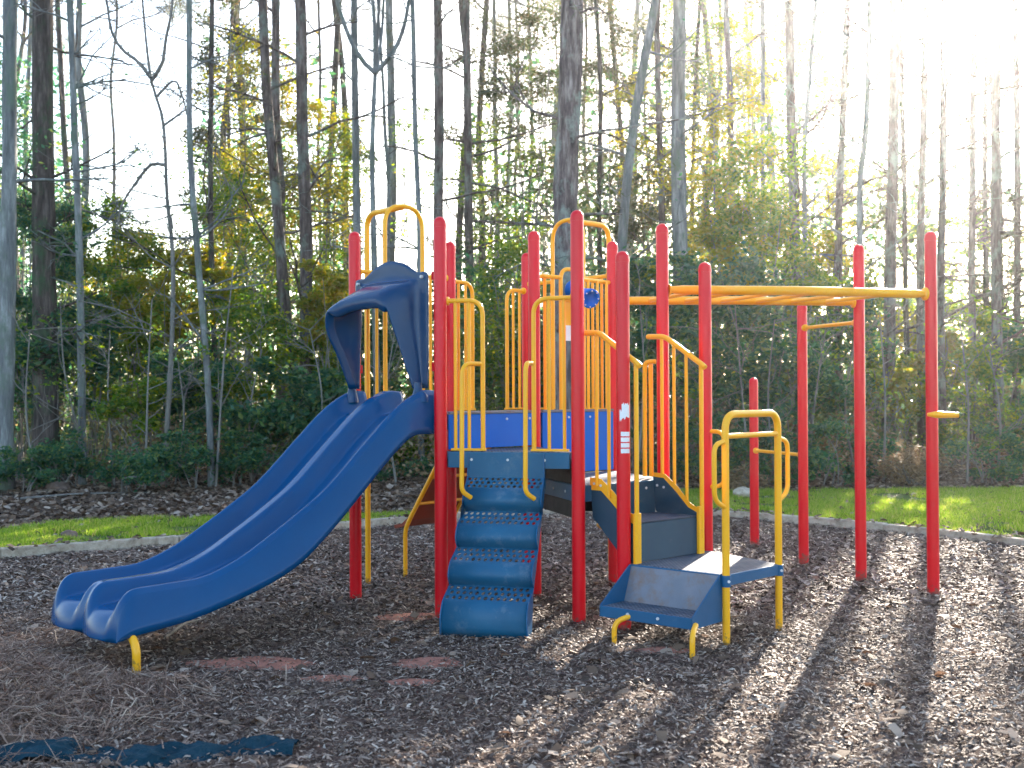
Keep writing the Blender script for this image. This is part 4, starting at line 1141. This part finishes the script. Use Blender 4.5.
# ---------------------------------------------------------------- leafy understory
def bush(px, yc, rx, ry, D, n, mat, label, name='shrub', cat='shrub', size=.095, group=None, seed=0, stems=7, dens=1.0, hollow=.2, aspect=.45):
    """shrub or small tree whose crown fills an ellipse of the photo (pixels) at distance D"""
    r_ = random.Random(seed * 13 + int(px)); c = UP(px, yc, D); R1 = rx / F * D; R2 = ry / F * D; Ry = min(R1 * .9, 1.8)
    gz = fh(c.x, D) - .08; mb = MB(); cl = []
    nc = max(14, int(26 * (rx * ry) / 2500 * dens)); nc = min(nc, 150)
    tries = 0
    while len(cl) < nc and tries < 5000:
        tries += 1
        v = Vector((r_.uniform(-1, 1), r_.uniform(-1, 1), r_.uniform(-1, 1))); q = v.length
        if q > 1 + .25 * mnoise.noise(v * 2.3 + Vector((px, 0, 0))) or q < hollow: continue
        p = Vector((c.x + v.x * R1, c.y + v.y * Ry, c.z + v.z * R2))
        if p.z < gz + .1: continue
        if mnoise.noise(p * .9 + Vector((seed, 3, 1))) < -.22: continue
        cl.append(p)
    base = Vector((c.x + r_.uniform(-.1, .1), D, gz))
    for k in range(stems):
        t = cl[r_.randrange(len(cl))]; m_ = base.lerp(t, .5) + Vector((r_.uniform(-.2, .2), r_.uniform(-.2, .2), .15))
        b = base + Vector((r_.uniform(-.25, .25) * min(1, R1), r_.uniform(-.2, .2), 0))
        q = rpolyline([b, m_, t], 9); tube(mb, q, [(.008 + .006 * R2) * (1 - .7 * i / 8) + .003 for i in range(9)], 5, False)
    for t in cl[::2]:                                                 # twigs into the clumps
        b = min((cl[r_.randrange(len(cl))] for _ in range(4)), key=lambda z: (z - t).length)
        tube(mb, [t, t.lerp(b, .5) + Vector((0, 0, -.08)), b], [.003, .006, .003], 3, False)
    k = rng.integers(0, len(cl), n); C = np.array([tuple(p) for p in cl])[k]
    rr_ = np.array([r_.uniform(.08, .19) for _ in cl])[k][:, None] * max(.7, min(1.6, math.sqrt(R1 * R2)))
    V = leaves(C + rng.normal(size=(n, 3)) * rr_ * np.array([1, 1, .65]), size, aspect, up=.4)
    V[:, 2] = np.maximum(V[:, 2], gz + .02)
    loc = (base.x, base.y, 0)
    e = empty(name, loc); tag(e, label, cat, group)
    mb.v = [(x - loc[0], y - loc[1], z) for x, y, z in mb.v]; mb.build('stems' if name == 'shrub' else 'trunk', M['bark_twig'], e)
    obj('foliage' if name == 'shrub' else 'crown', np_mesh('foliage', rebase(V, loc), 4, M[mat]), e)
B = bush
# small leafy trees, taller crowns
sm = dict(name='tree', cat='tree')
B(238, 60, 42, 75, 29, 6500, 'leaf_pine', 'tall olive evergreen crown rising above the golden tree at the left', **sm, seed=21, hollow=.05)
B(690, 100, 40, 110, 30, 4500, 'leaf_far', 'hazy green tree behind the broad grey-green trunk', **sm, seed=22, dens=.7)
B(795, 130, 40, 130, 31, 4000, 'leaf_far', 'hazy green tree around the straight grey pine', **sm, seed=23, dens=.6)
B(560, 150, 50, 100, 33, 4000, 'leaf_far', 'hazy green tree behind the thickest trunk', **sm, seed=24, dens=.7)
B(262, 160, 66, 130, 27, 15000, 'leaf_gold', 'golden brown leafy tree left of the pair of dark trunks above the slide', **sm, size=.09, seed=1, hollow=.1)
B(232, 250, 60, 110, 25, 7000, 'leaf_green', 'yellow-green young tree below the golden tree behind the slide', **sm, seed=2)
B(130, 270, 75, 60, 24, 7500, 'leaf_gold', 'yellow glowing leafy tree under the open sky gap on the left', **sm, seed=3)
B(108, 235, 45, 45, 23, 4500, 'leaf_green', 'bright green bushy tree crown beside the vine-hung trunk', **sm, seed=4)
B(30, 250, 55, 60, 21.2, 7000, 'leaf_dark', 'dark green vine-like crown around the thick trunk at the left', **sm, seed=5)
B(330, 190, 40, 110, 28, 4200, 'leaf_gold', 'thin golden-leaved tree between the dark pair and the forked tree', **sm, seed=6, dens=.7)
B(500, 200, 48, 90, 29, 4200, 'leaf_green', 'sparse green tree between the two brown pines and the thickest trunk', **sm, seed=7, dens=.7)
B(520, 70, 40, 80, 28, 3800, 'leaf_pine', 'sparse olive tree crown high left of the thickest trunk', **sm, seed=8, dens=.6)
B(415, 165, 30, 75, 31, 1500, 'leaf_green', 'very thin green tree in the bright gap beside the pole hoops', **sm, seed=9, dens=.5)
B(610, 120, 45, 130, 31, 4500, 'leaf_pine', 'olive tree crown behind the leaning grey trunk', **sm, seed=10, dens=.7)
B(725, 180, 62, 95, 24.5, 9000, 'leaf_gold', 'golden leafy tree right of the broad grey-green trunk', **sm, seed=11)
B(770, 215, 66, 85, 23.5, 8500, 'leaf_green', 'yellow-green leafy tree crown above the middle of the overhead ladder', **sm, seed=12)
B(730, 50, 60, 60, 32, 3000, 'leaf_pine', 'faint olive crown high above the golden-green foliage', **sm, seed=13, dens=.6)
B(830, 215, 45, 60, 27, 3800, 'leaf_gold', 'brownish thin-leaved tree above the far end of the ladder', **sm, seed=14, dens=.7)
B(985, 260, 50, 60, 30, 3000, 'leaf_pine', 'sparse pine-like foliage near the right edge', **sm, seed=15, dens=.6)
B(650, 215, 45, 70, 27, 5000, 'leaf_pine', 'dull green tree between the leaning trunk and the broad trunk', **sm, seed=16)
for a in [(342, 200, 32, 100, 29, 4500, 'leaf_green', 'yellow-green slim tree just right of the dark pair of trunks'),
 (482, 110, 42, 110, 31, 4500, 'leaf_pine', 'olive tree rising high between the two brown pines'),
 (545, 60, 36, 75, 32, 3000, 'leaf_far', 'sparse high crown left of the thickest trunk top'),
 (605, 50, 50, 70, 32, 4500, 'leaf_pine', 'olive crown high between the thickest trunk and the leaning trunk'),
 (648, 130, 40, 90, 30, 4500, 'leaf_gold', 'golden crown behind the leaning trunk top'),
 (705, 40, 50, 60, 31, 4000, 'leaf_green', 'green crown at the top edge right of the broad grey-green trunk'),
 (765, 80, 45, 80, 30, 4500, 'leaf_gold', 'golden crown at the top left of the straight grey pine'),
 (832, 110, 40, 90, 30, 3600, 'leaf_far', 'thin crown around the reddish pine trunk'),
 (880, 220, 40, 60, 29, 3600, 'leaf_far', 'thin foliage around the stout pine and forked grey trunk'),
 (945, 245, 42, 55, 29, 3200, 'leaf_green', 'thin foliage around the pines right of the near ladder post'),
 (1005, 230, 40, 60, 31, 3000, 'leaf_pine', 'thin olive foliage at the upper right edge'),
 (205, 200, 34, 90, 28, 5000, 'leaf_pine', 'olive evergreen behind the pale curved sapling'),
 (20, 130, 30, 90, 26, 1800, 'leaf_dark', 'sparse dark leaves between the two leftmost trunks')]:
    B(*a, **sm, seed=int(a[0]) % 50 + 200, dens=.75)
for a in [(905, 395, 30, 38, 20.9, 3200, 'leaf_gold', 'sunlit yellow bush right of the middle ladder post'),
 (948, 365, 34, 34, 21.6, 3200, 'leaf_gold', 'sunlit yellow bush right of the near ladder post at rail-stub height'),
 (850, 300, 34, 34, 22.5, 3200, 'leaf_green', 'bright green bush top just under the far end of the ladder'),
 (800, 285, 36, 34, 22.0, 3400, 'leaf_green', 'bright green bush top behind the ladder above the dark shrubs'),
 (735, 275, 40, 34, 22.6, 3400, 'leaf_gold', 'golden bush top behind the ladder next to the broad trunk'),
 (665, 295, 30, 36, 22.0, 2800, 'leaf_green', 'green bush behind the tall ladder post at rail height'),
 (205, 285, 34, 44, 21.4, 3600, 'leaf_gold', 'bright yellow bush between the two slim saplings'),
 (95, 300, 40, 38, 21.6, 3600, 'leaf_green', 'bright green bush between the vine-hung trunk and the crooked sapling'),
 (330, 300, 32, 44, 21.8, 3200, 'leaf_gold', 'yellow bush left of the slide hood'),
 (975, 330, 34, 34, 22.6, 2800, 'leaf_green', 'green bush between the right-hand pines'),
 (140, 405, 34, 24, 19.6, 1800, 'leaf_green', 'light green sprays low behind the crooked sapling')]:
    B(*(a[:4] + (a[4] + (3 if a[0] > 845 else 0),) + a[5:]), seed=int(a[0]) % 50 + 300, size=.11)
# evergreen shrubs of the understory
dk = 'leaf_dark'
rows = [(10, 360, 50, 70, 20.8, dk, 'dark shrub at the far left edge behind the smooth grey trunk'),
 (62, 350, 50, 60, 21.0, dk, 'dark shrub behind the slim pale bluish trunk'),
 (125, 350, 55, 60, 22.0, 'leaf_green', 'mixed green shrub left of the crooked sapling'),
 (165, 320, 45, 40, 23.0, 'leaf_gold', 'brown and yellow sunlit shrub behind the crooked sapling'),
 (190, 390, 50, 60, 21.4, dk, 'dark shrub between the two slim saplings'),
 (243, 340, 50, 70, 21.6, 'leaf_green', 'green shrub behind the upper part of the slide'),
 (262, 400, 48, 45, 19.9, dk, 'drooping broad-leaved dark shrub right of the pale curved sapling'),
 (320, 350, 45, 80, 22.8, 'leaf_green', 'yellow-green shrub at the foot of the dark pair of trunks'),
 (318, 420, 50, 50, 20.6, dk, 'low shrub showing under the slide near the dark pair'),
 (375, 360, 42, 75, 23.5, dk, 'shrub seen through the slide hood opening'),
 (410, 430, 40, 50, 22.0, 'leaf_green', 'shrub seen between the slide and the tall left post'),
 (465, 340, 48, 90, 24, dk, 'tall shrub behind the left railing of the steps'),
 (510, 330, 45, 90, 22.6, 'leaf_green', 'shrub in the gap between the two rear railings'),
 (560, 350, 45, 90, 23.2, dk, 'shrub at the foot of the thickest trunk'),
 (610, 360, 45, 90, 23.6, dk, 'shrub behind the telescope and short front post'),
 (640, 330, 38, 70, 21.4, dk, 'bluish dark shrub left of the tall post of the ladder'),
 (690, 350, 50, 95, 20.8, dk, 'big dense bluish green shrub right of the stair handrail'),
 (745, 340, 50, 80, 21.2, dk, 'dense dark shrub behind the lowest red post'),
 (790, 405, 52, 68, 20.4, dk, 'dense dark evergreen shrub behind the far ladder posts'),
 (838, 350, 45, 70, 21.2, dk, 'dark evergreen shrub under the far end of the ladder'),
 (880, 400, 40, 60, 22.6, 'leaf_green', 'speckled sunlit shrub between the two outer ladder posts'),
 (960, 405, 50, 55, 20.6, 'leaf_green', 'yellow-green sunlit shrub right of the near tall ladder post'),
 (1008, 380, 48, 70, 22.2, dk, 'dark green shrub at the right edge'),
 (905, 345, 38, 45, 26, 'leaf_gold', 'pale sunlit shrub behind the stout pine'),
 (940, 330, 45, 45, 27, 'leaf_green', 'loose shrub right behind the near ladder post top section')]
for i, (px, y, rx, ry, D, m_, lb) in enumerate(rows):
    if px >= 835: D += 3.2; y = min(y, 395)
    B(px, y, rx, ry, D, int(.95 * rx * ry) + 1700, m_, lb, seed=30 + i, size=.13 if m_ == dk else .115, hollow=.0)
low = [(22, 470, 38, 22, 18.4, 'low broad-leaved plant at the foot of the smooth grey trunk'), (125, 470, 42, 24, 18.2, 'leafy low shrub in front of the woods left of the crooked sapling'),
 (65, 455, 35, 28, 19, 'low dark plant between the two left trunks'), (185, 455, 32, 26, 18.9, 'small low shrub between the two slim saplings'),
 (240, 455, 30, 24, 19.2, 'small low shrub right of the pale curved sapling'), (290, 455, 36, 24, 19.6, 'low shrub beyond the middle of the slide'),
 (652, 455, 40, 36, 19.6, 'low shrub beyond the stair'), (715, 450, 44, 36, 19.2, 'low dark shrub behind the yellow hoop'), (830, 455, 42, 32, 19.0, 'low dark shrub between the outer ladder posts'), (765, 455, 42, 32, 19.3, 'low dark shrub beneath the chin bars'),
 (985, 455, 44, 32, 19.4, 'low dark green shrub at the right end of the lawn'), (870, 462, 30, 22, 20.5, 'low shrub just left of the pale grass clump'), (380, 460, 50, 24, 20.5, 'low shrub beyond the slide pole'), (470, 455, 50, 34, 21.0, 'low shrub beyond the steps'), (560, 455, 50, 34, 21, 'low shrub beyond the middle deck')]
for i, (px, y, rx, ry, D, lb) in enumerate(low):
    B(px, y, rx, ry, D, 2600, dk, lb, seed=70 + i, size=.08, hollow=.0, stems=5)
B(908, 462, 24, 30, 19.2, 2600, 'leaf_straw', 'pale dry sunlit brush clump right of the middle ladder post', seed=95, size=.09, aspect=.2, stems=12)
B(150, 300, 45, 30, 21.8, 2500, 'leaf_gold', 'small sunlit yellow shrub beneath the sky gap', seed=96)
B(745, 480, 22, 10, 18.7, 900, 'leaf_straw', 'low dry grass clump behind the yellow hoop', seed=97, aspect=.15, size=.12)

for i, pth in enumerate([[(233, 272), (224, 360), (217, 455)], [(110, 330), (108, 400), (109, 480)], [(152, 300), (148, 380), (150, 482)], [(60, 300), (66, 380), (90, 470)], [(640, 300), (644, 380), (640, 478)], [(700, 330), (712, 400), (708, 480)],
        [(775, 320), (768, 400), (776, 482)], [(826, 330), (815, 400), (800, 478)], [(880, 310), (885, 400), (880, 480)], [(960, 320), (968, 400), (962, 484)], [(262, 350), (250, 410), (255, 480)], [(310, 330), (322, 400), (318, 470)], [(395, 330), (386, 400), (392, 480)], [(990, 350), (1000, 420), (996, 484)], [(735, 300), (741, 380), (748, 480)], [(855, 340), (845, 410), (850, 482)], [(30, 330), (26, 410), (34, 486)], [(178, 360), (184, 420), (180, 482)]]):
    D = 19.0 + rnd.uniform(-.2, 1.0); mb = MB(); pts = [UP(x + (7 * math.sin(x) if k_ == 0 else 0), y, D) for k_, (x, y) in enumerate(reversed(pth))]; pts[0].z = fh(pts[0].x, D) - .1
    loc = (pts[0].x, D, 0); q = rpolyline(pts, 14); tube(mb, q, [.024 * (1 - .6 * j / 13) * rnd.uniform(.8, 1.1) for j in range(14)], 6); tt = []; r_ = random.Random(900 + i)
    for k_ in range(7): grow(mb, q[r_.randint(4, 13)], Vector((r_.gauss(0, 1), r_.gauss(0, .5), .7)), r_.uniform(.5, 1.1), .009, 1, tt, r_, 0, .6, 5, 4)
    e = empty('sapling', loc); tag(e, 'thin pale bare sapling standing in front of the shrubs at the edge of the woods', 'sapling', 'thin bare saplings in front of the shrubs')
    mb.v = [(x - loc[0], y - loc[1], z) for x, y, z in mb.v]; mb.build('stem', M['bark_twig'], e)
    if i % 2: obj('crown', np_mesh('crown', rebase(crown_leaves(tt, .10, 160, .09), loc), 4, M['leaf_green']), e)

# far-off mass of the woods (nobody could count it)
def far_mass(name, n, D0, D1, ztop, size, mat, label, seed, thr, x_spread=.56):
    out = []; r_ = np.random.default_rng(seed)
    while sum(len(o) for o in out) < n:
        m = 20000; D = r_.uniform(D0, D1, m); X = r_.uniform(-x_spread, x_spread, m) * D; Zt = r_.uniform(0, 1, m) ** 1.25 * ztop
        keep = []
        for x, y, z in zip(X, D, Zt):
            px = 512 + x / y * F; ypx = 395 - (z - HC) / y * F
            if 85 < px < 200 and ypx < 262: continue          # the open sky gap
            if 345 < px < 470 and ypx < 300: continue
            if px > 850 and ypx < 300 and mnoise.noise(Vector((x * .5, y * .2, z * .5))) < .1: continue
            if name == 'undergrowth' and px > 835 and z > 1.5: continue
            v = mnoise.noise(Vector((x * .55, y * .3, z * .55 + seed))) + .5 * mnoise.noise(Vector((x * 1.6, y, z * 1.6)))
            if v > thr + (z / ztop) * .45 - .2: keep.append((x, y, z + .2))
        out.append(np.array(keep))
    C = np.concatenate(out)[:n]; V = leaves(C, size, .55)
    tag(obj(name, np_mesh(name, V, 4, M[mat])), label, 'woods', kind='stuff')
far_mass('far_woods', 75000, 27, 34, 7.5, .16, 'leaf_far', 'mixed green and brown brush filling the woods behind the nearest trees', 3, .02)
far_mass('far_woods', 70000, 36, 58, 13, .27, 'leaf_dark', 'distant dense woods closing the view', 4, -.1)
far_mass('undergrowth', 26000, 21, 27, 3.0, .11, 'leaf_far', 'tangled undergrowth between the trunks', 5, .0)
far_mass('undergrowth', 9000, 19.3, 22, 1.3, .09, 'leaf_straw', 'dry brown brush low at the edge of the woods', 6, .05)

# small things on the ground
def rock(px, y, rx, label, mat='rock'):
    s_ = (y - yh(px)) / HC; D = F / s_; c = Vector(((px - 512) / s_, D, 0)); r = rx / s_
    bm = bmesh.new(); bmesh.ops.create_icosphere(bm, subdivisions=3, radius=1)
    for v in bm.verts:
        k_ = 1 + .28 * mnoise.noise(v.co * 1.4 + Vector((px, 0, 0))) + .08 * mnoise.noise(v.co * 5); v.co = Vector((v.co.x * r * k_, v.co.y * r * .8 * k_, v.co.z * r * .6 * k_ + r * .3))
    me = bpy.data.meshes.new('rock'); bm.to_mesh(me); bm.free(); me.materials.append(M[mat]); me.polygons.foreach_set('use_smooth', [True] * len(me.polygons))
    o = obj('rock', me); o.location = c; tag(o, label, 'rock')
rock(69, 537, 8, 'small brown rock in the grass strip at the left')
rock(163, 489, 10, 'reddish brown rock at the foot of the crooked sapling')
rock(58, 492, 12, 'flat grey rock by the low plants at the far left')
rock(122, 521, 5, 'tiny dark rock on the leaf litter left of the slide')
rock(742, 496, 10, 'pale rock in the grass behind the yellow hoop', 'timber')
# fallen branches
def stick(a, b, r, label):
    A_ = P(a[0], s=(a[1] - yh(a[0])) / HC); B_ = P(b[0], s=(b[1] - yh(b[0])) / HC); mb = MB()
    pts = [A_ + Z * .02, A_.lerp(B_, .4) + Z * .05 + Vector((0, .05, 0)), A_.lerp(B_, .75) + Z * .04, B_ + Z * .03]
    q = rpolyline(pts, 14); tube(mb, q, [r * (1 - .6 * i / 13) for i in range(14)], 7)
    o = mb.build('fallen_branch', M['bark_twig']); tag(o, label, 'branch')
stick((165, 640), (205, 622), .012, 'thin fallen branch on the mulch beneath the slide')
stick((590, 755), (612, 770), .008, 'short pale stick in the near foreground mulch')
stick((20, 500), (150, 494), .02, 'long fallen branch on the leaf litter at the left')

# ---------------------------------------------------------------- scattering volume added to imitate the veiling glare around the sun
def glare_volume():
    mb = MB(); box(mb, (0, 300, 13.0), 700, 950, 15.5)
    m = bpy.data.materials.new('glare_volume'); m.use_nodes = True; nt = m.node_tree; nt.nodes.clear()
    v = nt.nodes.new('ShaderNodeVolumePrincipled'); v.inputs['Density'].default_value = GLARE_DENSITY; v.inputs['Color'].default_value = (.93, .96, 1, 1); v.inputs['Anisotropy'].default_value = .86
    o_ = nt.nodes.new('ShaderNodeOutputMaterial'); nt.links.new(v.outputs[0], o_.inputs['Volume'])
    o = mb.build('glare_volume', m); tag(o, 'thin bright volume added to imitate sun glare over the playground and woods', 'glare_volume', kind='stuff')
GLARE_DENSITY = .0007
glare_volume()
